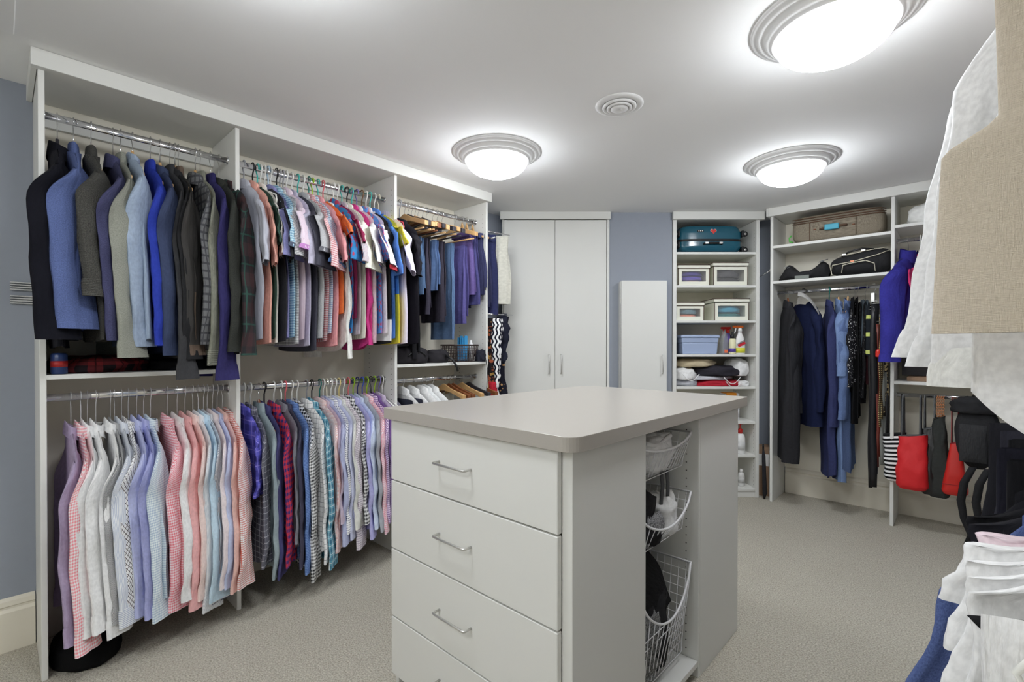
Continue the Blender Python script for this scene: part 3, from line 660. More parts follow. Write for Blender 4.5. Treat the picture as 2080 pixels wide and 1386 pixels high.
# -------- row 3: dress shirts, lower rail of the first bay
D = [
 (143, 'dress', G('plain', (152, 134, 166)), 1310, 1290, 'lavender dress shirt nearest the left side panel', {}),
 (163, 'dress', G('gingham', (240, 206, 210), (226, 120, 130), s=.012), 1325, 1340, 'coral gingham shirt hanging lowest', {}),
 (177, 'dress', G('plain', (232, 228, 216)), 1290, 1300, 'white dress shirt just right of the coral gingham shirt', {}),
 (194, 'dress', G('plain', (234, 234, 228)), 1280, 1270, 'bright white dress shirt in the middle of three white ones', {}),
 (223, 'dress', G('plain', (222, 222, 208)), 1290, 1280, 'ivory white dress shirt, last of three white ones', {}),
 (231.5, 'dress', G('herring', (190, 190, 190), (52, 54, 58), s=.008), 1262, 1260, 'black and white herringbone dress shirt', {}),
 (246, 'dress', G('stripe', (206, 210, 222), (160, 168, 190), s=.007), 1268, 1290, 'pale blue-grey fine-striped dress shirt', {}),
 (260, 'dress', G('diamond', (236, 216, 212), (62, 42, 46), s=.022, w=.16), 1240, 1230, 'pinkish shirt with black diamond check', {}),
 (277, 'dress', G('plain', (160, 166, 208)), 1250, 1245, 'periwinkle blue dress shirt right of the diamond check', {}),
 (291.5, 'dress', G('plain', (144, 148, 198)), 1250, 1240, 'slightly darker violet-blue dress shirt', {}),
 (305, 'dress', G('gingham', (200, 214, 222), (142, 164, 188), s=.010), 1256, 1245, 'pale blue mini gingham shirt', {}),
 (339, 'dress', G('gingham', (238, 192, 198), (216, 92, 106), s=.011), 1240, 1230, 'red-pink gingham shirt in the middle of the row', {}),
 (359, 'dress', G('plain', (228, 226, 212)), 1215, 1225, 'off-white shirt between pink shirts', {}),
 (375.5, 'dress', G('plain', (232, 154, 154)), 1235, 1225, 'salmon pink dress shirt', {}),
 (391, 'dress', G('plain', (232, 186, 180)), 1215, 1215, 'pale peach dress shirt', {}),
 (402, 'dress', G('stripe', (210, 212, 216), (168, 174, 184), s=.006), 1240, 1225, 'grey and white pinstriped dress shirt', {}),
 (413, 'dress', G('plain', (170, 196, 216)), 1218, 1210, 'light sky-blue dress shirt', {}),
 (421, 'dress', G('stripe', (226, 226, 232), (66, 76, 110), s=.009, w=.4), 1224, 1210, 'navy and white striped dress shirt', {}),
 (431, 'dress', G('plain', (226, 196, 198)), 1190, 1205, 'blush pink dress shirt', {}),
 (441, 'dress', G('plain', (172, 182, 216)), 1190, 1200, 'light lavender-blue dress shirt', {}),
 (451, 'dress', G('plain', (230, 168, 158)), 1198, 1200, 'apricot dress shirt', {}),
 (464, 'dress', G('grid', (240, 222, 214), (196, 78, 62), s=.010, w=.25), 1190, 1185, 'orange-red checked shirt beside the second panel', {}),
]
row([(u, k, m, ('wire', 'white'), a, b, n, dict(kw)) for u, k, m, a, b, n, kw in D], RODX, ZL, 'dress shirts on the lower rail', twr=(.7, 1.15), yaw=(-.05, .06))

# -------- row 4: shirts on the lower rail of the middle bay
M4 = [
 (496, 'dress', G('plaid', (78, 76, 186), (48, 46, 128), s=.07, c3=(120, 110, 200)), 'white', 1010, 1025, 'purple-blue plaid flannel shirt', {'a0': .07}),
 (508, 'dress', G('grid', (82, 82, 94), (160, 160, 168), s=.028, w=.08), 'white', 1150, 1160, 'charcoal shirt with thin white windowpane lines', {}),
 (525, 'sweater', G('plain', (132, 148, 154)), 'wood', 1172, 1160, 'blue-grey knitted shirt beside the charcoal windowpane', {'a0': .05}),
 (537, 'dress', G('plain', (62, 60, 108)), 'black', 1172, 1160, 'dark navy long-sleeved shirt', {}),
 (556, 'dress', G('gingham', (206, 40, 52), (44, 44, 112), s=.030), 'white', 1146, 1150, 'red and navy buffalo-check shirt', {'a0': .078, 'b': .012}),
 (571, 'dress', G('plain', (112, 112, 122)), 'white', 1100, 1130, 'mid grey shirt behind the red check', {}),
 (579, 'dress', G('plain', (64, 62, 82)), 'pink', 1150, 1120, 'dark slate purple shirt', {}),
 (592, 'dress', G('gingham', (110, 146, 206), (52, 78, 146), s=.008), 'white', 1162, 1150, 'blue micro-check shirt', {}),
 (603, 'dress', G('gingham', (238, 238, 234), (18, 18, 22), s=.017), 'white', 1178, 1165, 'bold black and white gingham shirt', {'b': .013}),
 (623, 'dress', G('grid', (226, 220, 210), (90, 96, 104), s=.026, w=.07), 'gray', 1140, 1140, 'cream shirt with dark windowpane check', {}),
 (632, 'dress', G('plaid', (96, 160, 180), (48, 104, 134), s=.042, c3=(226, 226, 226)), 'black', 1150, 1148, 'teal plaid shirt', {'b': .013}),
 (649, 'dress', G('gingham', (240, 216, 208), (206, 130, 124), s=.007), 'teal', 1120, 1115, 'pink fine-checked shirt', {'b': .013}),
 (657, 'dress', G('plain', (176, 158, 176)), 'white', 1060, 1110, 'dusty mauve shirt behind the pink check', {}),
 (664, 'dress', G('plain', (160, 166, 200)), 'cream', 1103, 1100, 'light periwinkle dress shirt with wide sleeve', {'a0': .076, 'b': .013}),
 (672, 'dress', G('dots', (222, 222, 236), (52, 58, 110), s=.012, w=.3), 'white', 1080, 1095, 'white shirt with tiny navy dots', {}),
 (680, 'dress', G('plain', (176, 180, 208)), 'white', 1092, 1100, 'pale lilac-blue dress shirt in the middle bay', {}),
 (688, 'dress', G('plain', (196, 196, 188)), 'yellow', 1070, 1090, 'stone grey dress shirt', {}),
 (697, 'dress', G('grid', (206, 198, 204), (112, 98, 122), s=.012, w=.16), 'white', 1112, 1105, 'off-white shirt with purple-grey grid check', {'a0': .074, 'b': .013}),
 (708, 'dress', G('gingham', (236, 236, 232), (36, 36, 40), s=.02), 'pink', 1060, 1085, 'second black and white check shirt, farther along', {}),
 (717, 'dress', G('plain', (158, 156, 208)), 'lime', 1090, 1090, 'lavender-violet dress shirt in the middle bay', {'b': .013}),
 (726, 'dress', G('plain', (178, 190, 216)), 'navy', 1070, 1080, 'powder blue dress shirt', {}),
 (735, 'dress', G('plain', (150, 154, 162)), 'blue', 1075, 1080, 'cool grey dress shirt', {}),
 (744, 'dress', G('gingham', (240, 200, 206), (222, 130, 146), s=.010), 'lime', 1080, 1075, 'soft pink gingham shirt near the island corner', {}),
 (753, 'dress', G('gingham', (206, 186, 216), (96, 62, 126), s=.012), 'black', 1060, 1070, 'purple gingham shirt near the island corner', {}),
 (761, 'dress', G('plain', (112, 78, 142)), 'lime', 1060, 1070, 'grape purple shirt', {}),
 (770, 'dress', G('plain', (180, 164, 190)), 'purple', 1050, 1060, 'soft lilac shirt beyond the purple ones', {}),
 (790, 'dress', G('plain', (108, 106, 120)), 'white', 1050, 1060, 'dark grey shirt last on the middle lower rail', {}),
]
row([(u, k, m, ('plastic', c) if c != 'wood' else ('wood', 'brown'), a, b, n, dict(kw)) for u, k, m, c, a, b, n, kw in M4], RODX, 1.078, 'casual shirts on the middle lower rail', twr=(.6, 1.05), yaw=(-.05, .06))
for u, n in ((776, 'first'), (783, 'second')):
    hanger('plastic', 'white', (RODX, ylft(u), 1.078), -.05, 'spare white plastic hanger, %s near the third panel, lower rail' % n, 'spare hangers', sh=.19)
# ================================================================== far bay of the left wardrobe
def drape(label, mat, loc, rz, L, w=.12, w2=.13, th=.017, z0=-.17, name='trousers', group=None, fold=.010, hemm=None, seed=3, cat='trousers'):
    """trousers folded over a hanger bar, seen as a flat hanging slab with creases"""
    rnd = random.Random(seed); t = thing(name, label, cat, loc, rz, group)
    torso(t, 'folded_leg', mat, rnd, sh=w, hem=w2, th=th, z0=z0, slope=0, L=L, neck=0, fold=fold, R=18, K=40, nk=th * .7, yw=loc[1] + seed, top_round=.004)
    torso(t, 'folded_leg', mat, rnd, sh=w * .96, hem=w2 * .94, th=th * .6, z0=z0 - .003, slope=0, L=L - rnd.uniform(.02, .07), neck=0, fold=fold * .8, R=18, K=40, nk=th * .4, yw=loc[1] + seed + 1, top_round=.004).location = (.0, th * 1.25, 0)
    return t
RY3 = lambda u: (RODX, ylft(u), ZU)
row([(811, 'blazer', fab('plain', (30, 28, 36), k=1.1), ('plastic', 'gray'), 560, 700, 'black suit jacket at the start of the far upper bay', {'sh': .20})], RODX, ZU, 'jackets and sweaters on the upper rail')
TR = [(822, 'wood', (24, 24, 28), 690, 'black trousers behind the striped shirt'), (836, 'wood', (66, 92, 128), 600, 'steel blue trousers folded over a light wooden hanger'),
      (849, 'brown', (52, 48, 62), 640, 'dark plum trousers beside the steel blue pair'), (866, 'wood', (70, 96, 140), 592, 'mid-blue trousers in the middle of the far upper bay'),
      (879, 'dark', (48, 44, 56), 655, 'charcoal plum trousers right of the mid-blue pair'), (898, 'dark', (72, 98, 136), 690, 'blue trousers with a low crumpled hem'),
      (924, 'wood', (74, 68, 128), 658, 'indigo trousers under the rightmost light wooden hanger'), (939, 'wood', (92, 76, 138), 600, 'violet trousers with visible waistband'),
      (948, 'wood', (60, 58, 110), 620, 'dark indigo trousers beside the violet pair'), (960, 'wood', (50, 52, 88), 600, 'navy trousers near the end of the far rail'),
      (971, 'wood', (40, 42, 72), 625, 'very dark navy trousers last on the far rail')]
for i, (u, hk, c, vb, lab) in enumerate(TR):
    l = RY3(u); hi = i in (7, 8, 9, 10)
    z0 = -.105 if hi else -.215
    L = ZU + z0 - zpx(RODX + .05, l[1], vb)
    if i == 0: L = .8
    t = drape(lab, fab('plain', c, k=1.5), l, -.05, L, w=.12 if not hi else .105, w2=.135, z0=z0, group='trousers on the far upper rail', seed=i)
    if hi: box('waistband', (-.107, -.021, z0 - .034), (.107, .018, z0 + .004), fab('plain', c, k=1.7), t, bev=.004)
    sh_ = .205 if i < 7 else .12
    ht = hanger('wood' if i < 7 else 'wood', hk, l, -.05 + (.12 if i < 7 else 0), '%s wooden hanger holding the %s' % ({'wood': 'light', 'brown': 'brown', 'dark': 'dark'}[hk], ' '.join(lab.split()[:10])), 'wooden trouser hangers on the far upper rail',
                sh=sh_, z0=-.105 if i < 7 else -.08, slope=.36, flare=(i < 7), bar=(i < 7))
# bare suit hangers with black bars between them
for u, hk, nm in ((829, 'dark', 'first'), (843, 'wood', 'second'), (858, 'dark', 'third'), (888, 'wood', 'fourth')):
    hanger('wood', hk, RY3(u), .10, '%s bare suit hanger without clothes, %s among the trouser hangers' % ({'wood': 'light wooden', 'dark': 'dark'}[hk], nm), 'bare suit hangers', sh=.20, z0=-.10, slope=.36, flare=True, bar=True)
# lower rail, far bay: boxed white shirts and wooden hangers
LB = [(818, 'wire', 'white', (226, 228, 238), 'white dress shirt with dark facing, first on the far lower rail'), (838, 'wire', 'metal', (216, 220, 236), 'white shirt over a dark waistcoat on the far lower rail'),
      (856, 'wire', 'metal', (226, 228, 238), 'white dress shirt, third on the far lower rail'), (864, 'wire', 'metal', (206, 212, 228), 'pale blue-white shirt, fourth on the far lower rail'), (878, 'wire', 'white', (222, 224, 232), 'white shirt just left of the wooden hangers')]
for i, (u, k, c, col, lab) in enumerate(LB):
    y = ylft(u); garment('dress', fab('plain', col), (RODX, y, ZL3), 0, lab, 'white shirts on the far lower rail', seed=80 + i, hangerk=(k, c), L=.7, SL=.6, z0=-.075, th=.014)
    if i in (0, 1):
        tv = drape('dark grey waistcoat tucked under the %s white shirt of the far lower rail' % ('first', 'second')[i], fab('plain', (52, 54, 70)), (RODX + .005, y - .024, ZL3), 0, .45, w=.13, w2=.16, z0=-.115, th=.008, name='waistcoat', seed=i + 40, cat='waistcoat')
for i, (u, c, n) in enumerate(((902, 'wood', 'light wooden hanger in the middle of the far lower rail'), (912, 'brown', 'glossy brown wooden hanger beside the light one'), (921, 'brown', 'second glossy brown wooden hanger on the far lower rail'), (939, 'wood', 'wide light wooden hanger near the end of the far lower rail'), (953, 'dark', 'dark padded hanger near the end of the far lower rail'), (968, 'brown', 'last brown wooden hanger on the far lower rail'))):
    hanger('wood', c, (RODX, ylft(u), ZL3), 0, n, 'wooden hangers on the far lower rail', sh=.205, z0=-.085, slope=.5, flare=True)
    drape('dark suit %s on the %s' % ('trousers', ' '.join(n.split()[:11])), fab('plain', ((40, 42, 48), (60, 50, 46), (34, 34, 40))[i % 3]), (RODX, ylft(u), ZL3), 0, .5, w=.12, z0=-.19, th=.012, seed=60 + i, group='dark trousers on the far lower rail')
# ---- things on the wardrobe shelves
DKF = fab('plain', (40, 38, 42)); DKG = fab('plain', (72, 70, 74))
def lump(name, parent, mat, c, s, seed=0, amp=.15, K=32, R=18, flat=.6, **kw):
    """soft crumpled heap: a squashed round body sitting on its base"""
    def fn(t, q):
        a = 2 * PI * q; ph = PI * (t - .5)
        r = spow(math.cos(ph), .6); x = r * math.cos(a); y = r * math.sin(a); z = spow(math.sin(ph), .7)
        n = 1 + amp * (fbm(x * 2 + seed, y * 2, z * 2) + .5 * fbm(x * 5, y * 5 + seed, z * 5))
        zz = max(-flat, z * n)
        return (c[0] + x * s[0] * n, c[1] + y * s[1] * n, c[2] + (zz + flat) * s[2] / (1 + flat)), (q * 2 * (s[0] + s[1]), t * s[2] * 2)
    return grid(name, R, K, fn, mat, parent, **kw)
def softthing(name, label, cat, loc, size, mat, seed=0, rz=0, amp=.15, group=None, extra=None):
    t = thing(name, label, cat, loc, rz, group); lump('body', t, mat, (0, 0, 0), (size[0] / 2, size[1] / 2, size[2]), seed, amp); return t
softthing('folded_sweater', 'dark red and black sweater folded on the shelf under the jackets', 'sweater', (-2.76, .30, 1.183), (.26, .34, .07), fab('plaid', (120, 30, 34), (30, 22, 26), s=.05, c3=(60, 20, 24)), 4)
softthing('folded_sweater', 'black folded sweater on the shelf, right of the dark red one', 'sweater', (-2.77, .60, 1.183), (.26, .26, .05), fab('plain', (26, 26, 30)), 6)
t = thing('drink_can', 'dark blue and red can standing on the shelf under the jackets', 'can', (-2.62, .165, 1.183))
MB().lathe([(.022, 0), (.026, .004), (.026, .075), (.021, .083)], 24).build('can_body', plain('can_paint', (40, 60, 110), .3), t); MB().lathe([(.0263, .028), (.0263, .052)], 24).build('red_band', plain('red_paint', (180, 40, 40), .4), t)
t = softthing('camera_bag', 'black camera bag lying on the far shelf', 'bag', (-2.69, 1.86, 1.175), (.22, .28, .11), DKF, 9, amp=.08)
MB().tube(curve(lambda q: (.10, -.07 + .14 * q, .05 + .035 * math.sin(PI * q))), .006, 8).build('handle', BLACKP, t)
softthing('shaver_case', 'smaller black case stacked on the camera bag', 'case', (-2.70, 1.83, 1.287), (.15, .20, .055), fab('plain', (52, 52, 56)), 2, amp=.06)
t = softthing('black_pouch', 'limp black pouch with strap in front of the plastic basket', 'bag', (-2.67, 2.08, 1.175), (.13, .17, .09), DKF, 14, amp=.2)
MB().tube([(.06, .03, .05), (.10, .06, .02), (.115, .08, -.02), (.12, .09, -.06)], .009, 6).build('strap', BLACKP, t)
def crate(label, x0, x1, y0, y1, z, h, mat):
    t = thing('plastic_basket', label, 'basket', (x0, y0, z)); a, b = x1 - x0, y1 - y0
    box('base', (.012, .012, 0), (a - .012, b - .012, .005), mat, t)
    mb = MB()
    def side(p, q):
        p = Vector(p); q = Vector(q); n = int((q - p).length / .016)
        for i in range(n + 1):
            f = i / n; B = p.lerp(q, f); o = (B - Vector((a / 2, b / 2, 0))); o.z = 0; o = o.normalized() * .012
            mb.tube([(B.x - o.x, B.y - o.y, .004), (B.x, B.y, h)], .0024, 4)
        for k in range(1, 6):
            zz = h * k / 6; f = zz / h
            d = lambda v: (v.x - (v.x - a / 2) / max(abs(v.x - a / 2), 1e-3) * .012 * (1 - f), v.y - (v.y - b / 2) / max(abs(v.y - b / 2), 1e-3) * .012 * (1 - f), zz)
            mb.tube([d(p), d(q)], .0022, 4)
    cs = [(0, 0, 0), (a, 0, 0), (a, b, 0), (0, b, 0)]
    for i in range(4): side(cs[i], cs[(i + 1) % 4])
    mb.build('lattice', mat, t, kind='stuff')
    MB().tube([(0, 0, h), (a, 0, h), (a, b, h), (0, b, h), (0, 0, h)], .006, 6).build('rim', mat, t); return t
BRP = plain('brown_plastic', (66, 50, 46), .4)
crate('dark brown open-lattice plastic basket on the far wardrobe shelf', -2.80, -2.615, 2.22, 2.42, 1.175, .12, BRP)
t = thing('comb_set', 'bright blue plastic combs standing in the brown basket', 'comb', (-2.70, 2.33, 1.182))
for k in range(4): box('comb', (-.01 + .012 * k, -.03 + .012 * k, 0), (-.005 + .012 * k, .0 + .012 * k, .17 + .012 * (k % 2)), plain('blue_plastic', (60, 150, 205), .4), t, bev=.002)
t = thing('spray_can', 'small white tube standing in the brown basket', 'tube', (-2.66, 2.39, 1.182)); MB().lathe([(.014, 0), (.016, .12), (.008, .135), (.008, .15)], 20).build('tube_body', plain('white_plastic', (235, 235, 235), .35), t)
t = softthing('sleep_mask', 'crumpled black strap bundle overhanging the end of the shelf', 'strap', (-2.612, 2.44, 1.176), (.085, .07, .085), fab('plain', (36, 38, 50)), 31, amp=.35)
MB().tube([(.03, .02, .04), (.045, .03, -.06), (.04, .028, -.16), (.045, .02, -.22)], .003, 6).build('cord', BLACKP, t)
# ---- hung on the outside of the end panel
def ribbon(name, mat, parent, pts, w, axis, th=.003, **kw):
    V = []; U = []; F = []; ax = Vector(axis); L = 0; pts = [Vector(p) for p in pts]
    for i, p in enumerate(pts):
        if i: L += (p - pts[i - 1]).length
        t = (pts[min(i + 1, len(pts) - 1)] - pts[max(i - 1, 0)]).normalized(); n = t.cross(ax).normalized() * th / 2
        ww = w[i] if isinstance(w, (list, tuple)) else w
        for a_, b_, uu in ((-1, -1, 0), (1, -1, ww), (1, 1, ww), (-1, 1, 0)): V.append(p + ax * ww / 2 * a_ + n * b_); U.append((uu, L))
    m = len(pts)
    for i in range(m - 1):
        for k in range(4): a = i * 4 + k; b = i * 4 + (k + 1) % 4; F.append((a, b, b + 4, a + 4))
    F += [(3, 2, 1, 0), tuple(4 * (m - 1) + k for k in range(4))]
    return mesh_obj(name, V, F, mat, parent, U, **kw)
YE = YP[3] + PT
t = thing('hook_rail', 'chrome hook bar on the end of the left wardrobe', 'hook', (-2.80, YE, 2.10))
MB().tube([(0, 0, 0), (0, .05, .0), (.12, .05, 0), (.24, .05, 0)], .006, 8).tube([(.18, 0, -.57), (.20, .28, -.57)], .005, 8).tube([(.15, 0, .06), (.18, .27, .06)], .005, 8).build('hook_bar', CHROME, t)
for i, (x, y, c, vb, w, lab) in enumerate(((-2.66, ylft(992, -2.66), (40, 44, 84), 640, .08, 'dark navy trousers hung on the end of the left wardrobe'), (-2.70, ylft(1004, -2.70), (58, 66, 108), 610, .08, 'slate blue trousers hung at the corner beside the khaki pair'), (-2.62, ylft(1018, -2.62), (182, 180, 168), 618, .075, 'pale khaki trousers hanging beside the tall cupboard'))):
    drape(lab, fab('plain', c, k=1.4), (x, y, 2.16), (.75, .8, .8)[i], 2.16 - .02 - zpx(x, y, vb), w=w * .75, w2=w, z0=-.02, th=.02, seed=90 + i, group='trousers on the wardrobe end', fold=.012)
for i, (x, y, z1, z0, w, mat, lab) in enumerate((
    (-2.60, ylft(1008, -2.60), 1.50, .45, .075, G('wave', (232, 232, 232), (24, 24, 40), s=.030, w=.45), 'black and white zigzag scarf hanging beside the cupboard'),
    (-2.66, ylft(1018, -2.66), 1.52, .50, .09, G('dots', (28, 28, 40), (190, 140, 80), s=.035), 'long black scarf with small gold flowers'),
    (-2.64, ylft(994, -2.64), 1.50, .60, .07, G('floral', (30, 24, 26), (150, 70, 40), s=.03, c3=(160, 120, 50)), 'dark flowered scarf with rust and gold blooms'),
    (-2.58, ylft(999, -2.58), 1.02, .42, .045, G('dots', (176, 24, 40), (90, 10, 20), s=.008), 'narrow deep red knitted scarf'),
    (-2.62, ylft(1022, -2.62), 1.54, 1.16, .08, fab('plain', (34, 36, 52)), 'short dark navy cap bag above the black scarf'))):
    t = thing('scarf', lab, 'scarf', (x, y, z1), group='scarves on the wardrobe end')
    for k in range(2):
        n = 16; ribbon('scarf_fall', mat, t, [(.006 * math.sin(q * 2 + i) + .004 * k, .012 * k + .008 * math.sin(q * 1.3 + i * 2), -(z1 - z0) * q / n * (1 - .05 * k)) for q in range(n + 1)], [w * (.7 + .3 * math.sin(1 + q * .45 + i)) if w > .06 else w for q in range(n + 1)], (.7, .7, 0) , th=.006)
t = thing('wall_bracket', 'small ribbed metal bracket on the left wall beside the near-black blazer', 'bracket', (XL, .035, 1.47))
box('backing_plate', (.001, .075, 0), (.03, .105, .11), BLACKP, t)
for z in (.062, .072, .082, .092, .004, .014, .024, .034): MB().box((.004, 0, z), (.016, .08, z + .006), .001).build('fin', NICKEL, t)
t = thing('floor_bag', 'round black bag on the carpet under the lavender shirts', 'bag', (-2.70, .25, 0)); lump('body', t, fab('plain', (16, 16, 18), k=1), (0, 0, 0), (.17, .115, .10), 5, .08)
MB().tube(curve(lambda q: (.10 * math.cos(PI * q), .03, .08 + .035 * math.sin(PI * q))), .008, 8).build('handle', BLACKP, t)
# ================================================================== shelf tower contents (frame of the angled wall)
def dthing(name, label, cat, s, d, z, group=None, rz=0): return thing(name, label, cat, W(s, d, z), YAW + rz, group)
TEAL = plain('teal_shell', (28, 88, 108), .18, k=1.0, spec=.7)
DKR = plain('black_rubber', (22, 22, 24), .5)
t = dthing('hard_suitcase', 'glossy teal hard-shell suitcase with red heart sticker on the top tower shelf', 'suitcase', 1.70, 4.25, 2.085)
def shell(z0, z1, name, up):
    def fn(tt, q):
        a = 2 * PI * q; sx, sy = spow(math.cos(a), .42), spow(math.sin(a), .42)
        k = tt if up else 1 - tt
        f = (1 - .12 * max(0, k - .45) ** 1.6 / .38)
        if k > .96: f *= (1 - (k - .96) * 20)
        ridge = 0
        return (sx * .275 * f - .0, sy * .145 * f, z0 + (z1 - z0) * min(tt, 1)), (q, tt)
    return grid(name, 30, 72, fn, TEAL, t)
shell(.112, .232, 'upper_shell', True); shell(.004, .096, 'lower_shell', False)
def ringfn(tt, q):
    a = 2 * PI * q; return (spow(math.cos(a), .42) * (.277 + .002 * math.sin(PI * tt * 3)), spow(math.sin(a), .42) * (.147 + .002 * math.sin(PI * tt * 3)), .094 + .02 * tt), (q, tt)
grid('zip_band', 6, 72, ringfn, DKR, t)
hd = MB().tube([(-.07, -.144, .068), (-.068, -.162, .072), (-.05, -.166, .074), (.06, -.166, .074), (.078, -.162, .072), (.08, -.144, .068)], .009, 8).build('handle', DKR, t)
for x in (-.055, .065): box('handle_clasp', (x - .014, -.176, .066), (x + .014, -.157, .082), NICKEL, hd)
box('lock', (-.125, -.151, .170), (-.072, -.140, .190), BLACKP, t, bev=.004)
for x in (-.115, -.1, -.085): box('lock_dial', (x - .004, -.154, .175), (x + .004, -.149, .185), NICKEL, t, bev=.001)
hp = []
for k in range(40):
    a = 2 * PI * k / 40; hp.append((16 * math.sin(a) ** 3, 13 * math.cos(a) - 5 * math.cos(2 * a) - 2 * math.cos(3 * a) - math.cos(4 * a)))
def heart(sc, y, mat, nm):
    mb = MB(); a = [mb.bm.verts.new((x * sc + .012, y, z * sc + .178)) for x, z in hp]; b = [mb.bm.verts.new((x * sc + .012, y + .002, z * sc + .178)) for x, z in hp]
    mb.bm.faces.new(a); mb.bm.faces.new(b[::-1])
    for k in range(40): mb.bm.faces.new((a[k], a[(k + 1) % 40], b[(k + 1) % 40], b[k]))
    return mb.build(nm, mat, t)
heart(.00165, -.1445, plain('sticker_white', (225, 215, 205), .5), 'sticker_border'); heart(.00142, -.1455, plain('sticker_red', (214, 52, 44), .45), 'heart_sticker')
for x, z in ((.282, .155), (.282, .02), (-.285, .06), (-.285, .155)):
    w_ = MB().lathe([(.004, -.012), (.020, -.012), (.023, -.008), (.023, .008), (.020, .012), (.004, .012)], 24).build('wheel', DKR, t); w_.location = (x + .012 * (1 if x > 0 else -1), -.11, z + .006); w_.rotation_euler = (PI / 2, 0, 0)
    c_ = MB().lathe([(.001, -.0135), (.010, -.0135), (.010, .0135), (.001, .0135)], 16).build('hub', NICKEL, w_)
    box('wheel_housing', (min(x, x * .93), -.13, z - .02), (max(x, x * .93), -.07, z + .035), DKR, t, bev=.006)
CLO = fab('plain', (226, 216, 192)); PIPE = fab('plain', (84, 66, 56)); GLS = plain('clear_window', (255, 255, 255), .05, alpha=.07)
def fbox(s, z, w, label, cont, lidrot=0, lidlift=0, open_=0, h=.145, lift2=0, glow=None):
    t = dthing('fabric_box', label, 'box', s, 4.11, z, 'cream fabric boxes with clear windows')
    D = .34
    box('side', (0, .003, .002), (.006, D, h), CLO, t, bev=.002); box('side', (w - .006, .003, .002), (w, D, h), CLO, t, bev=.002); box('back', (.006, D - .006, .002), (w - .006, D, h), CLO, t, bev=.002); box('base', (.006, .003, .002), (w - .006, D - .006, .008), CLO, t)
    fw = .042
    f = MB().box((0, 0, 0), (fw * .7, .007, h)).box((w - fw * .7, 0, 0), (w, .007, h)).box((fw * .7, 0, 0), (w - fw * .7, .007, .034)).box((fw * .7, 0, h - .024), (w - fw * .7, .007, h)).build('front', CLO, t)
    box('window', (fw * .7, .002, .034), (w - fw * .7, .004, h - .024), GLS, f, bev=0)
    MB().tube([(0, -.001, 0), (0, -.001, h)], .003, 6).tube([(w, -.001, 0), (w, -.001, h)], .003, 6).build('piping', PIPE, t)
    l = MB().box((-.006, -.006, 0), (w + .006, D + .004, .028), .004).build('lid', CLO, t)
    l.location = (0, 0, h + .001 + lidlift); l.rotation_euler = (lidrot, 0, 0)
    MB().tube([(-.006, -.007, .028), (w + .006, -.007, .028), (w + .006, D, .028), (-.006, D, .028), (-.006, -.007, .028)], .003, 6).tube([(-.006, -.007, 0), (w + .006, -.007, 0)], .003, 6).build('lid_piping', PIPE, l)
    # clothes inside, a thing of its own
    ct = dthing('folded_clothes', 'folded %s clothes inside the %s' % (cont[0], ' '.join(label.split()[:9])), 'clothes', s + w / 2, 4.11 + .16, z + .010, 'clothes in the fabric boxes')
    for k, cc in enumerate(cont[1]):
        n = len(cont[1]); lump('folded_layer', ct, fab('plain', cc), (0, 0, (h - .03) * k / n), (w / 2 - .016, .145, (h - .02) / n), 11 + k + int(s * 30), .10, flat=.5)
    return t
fbox(1.415, 1.803, .265, 'cream fabric box with violet clothes on the second shelf, left', ('violet', [(214, 170, 150), (86, 72, 176), (58, 48, 140)]))
fbox(1.715, 1.803, .29, 'cream fabric box with black clothes on the second shelf, right', ('black', [(48, 46, 50), (70, 68, 72)]), lidlift=.006, h=.158)
fbox(1.398, 1.505, .235, 'cream fabric box with orange clothes on the third shelf, left', ('orange', [(214, 120, 90), (96, 130, 140)]), h=.125)
fbox(1.725, 1.505, .29, 'cream fabric box with turquoise clothes on the third shelf, lid ajar', ('turquoise', [(40, 110, 110), (50, 140, 170)]), h=.150, lidlift=.006, lidrot=.0)
t = dthing('storage_box', 'pale blue plastic storage box with lid on the fourth shelf', 'box', 1.45, 4.12, 1.217)
LB_ = plain('pale_blue_plastic', (150, 164, 192), .4, k=1.2)
def taper(name, w0, w1, d0, d1, z0, z1, mat, parent, bev=.008):
    mb = MB(); V = [mb.bm.verts.new((x, y, z)) for z, w_, d_ in ((z0, w0, d0), (z1, w1, d1)) for x, y in ((-w_ / 2, -d_ / 2), (w_ / 2, -d_ / 2), (w_ / 2, d_ / 2), (-w_ / 2, d_ / 2))]
    for f in ((3, 2, 1, 0), (4, 5, 6, 7), (0, 1, 5, 4), (1, 2, 6, 5), (2, 3, 7, 6), (3, 0, 4, 7)): mb.bm.faces.new([V[i] for i in f])
    return mb.build(name, mat, parent, bev=bev)
for nm, a in (('box_body', (.295, .31, .30, .31, 0, .096)), ('box_shoulder', (.312, .322, .312, .322, .096, .140)), ('lid', (.336, .33, .336, .33, .140, .165))):
    o = taper(nm, *a, LB_, t); o.location = (.162, .17, 0)
t = dthing('grey_cushion', 'grey upholstered cushion standing at the left side of the fourth shelf', 'cushion', 1.41, 4.33, 1.217); box('cushion_body', (-.014, -.12, 0), (.035, .12, .235), fab('melange', (112, 110, 104)), t, bev=.012)
def bottle(name, label, s, d, z, prof, mat, cap=None, capprof=None, group=None, band=None, sx=1, sy=1):
    t = dthing(name, label, 'bottle', s, d, z, group)
    MB().lathe(prof, 28, sx=sx, sy=sy).build('bottle_body', mat, t)
    if capprof: MB().lathe(capprof, 20, sx=1, sy=1).build('cap', cap, t)
    if band: MB().lathe(band[0], 28, sx=sx, sy=sy).build('label_band', band[1], t)
    return t
WP = plain('white_plastic', (236, 236, 236), .35); YL = plain('yellow_print', (214, 214, 60), .4); RDP = plain('red_plastic', (206, 40, 34), .35); ORP = plain('orange_plastic', (238, 112, 34), .35); PUR = plain('purple_plastic', (84, 62, 150), .4)
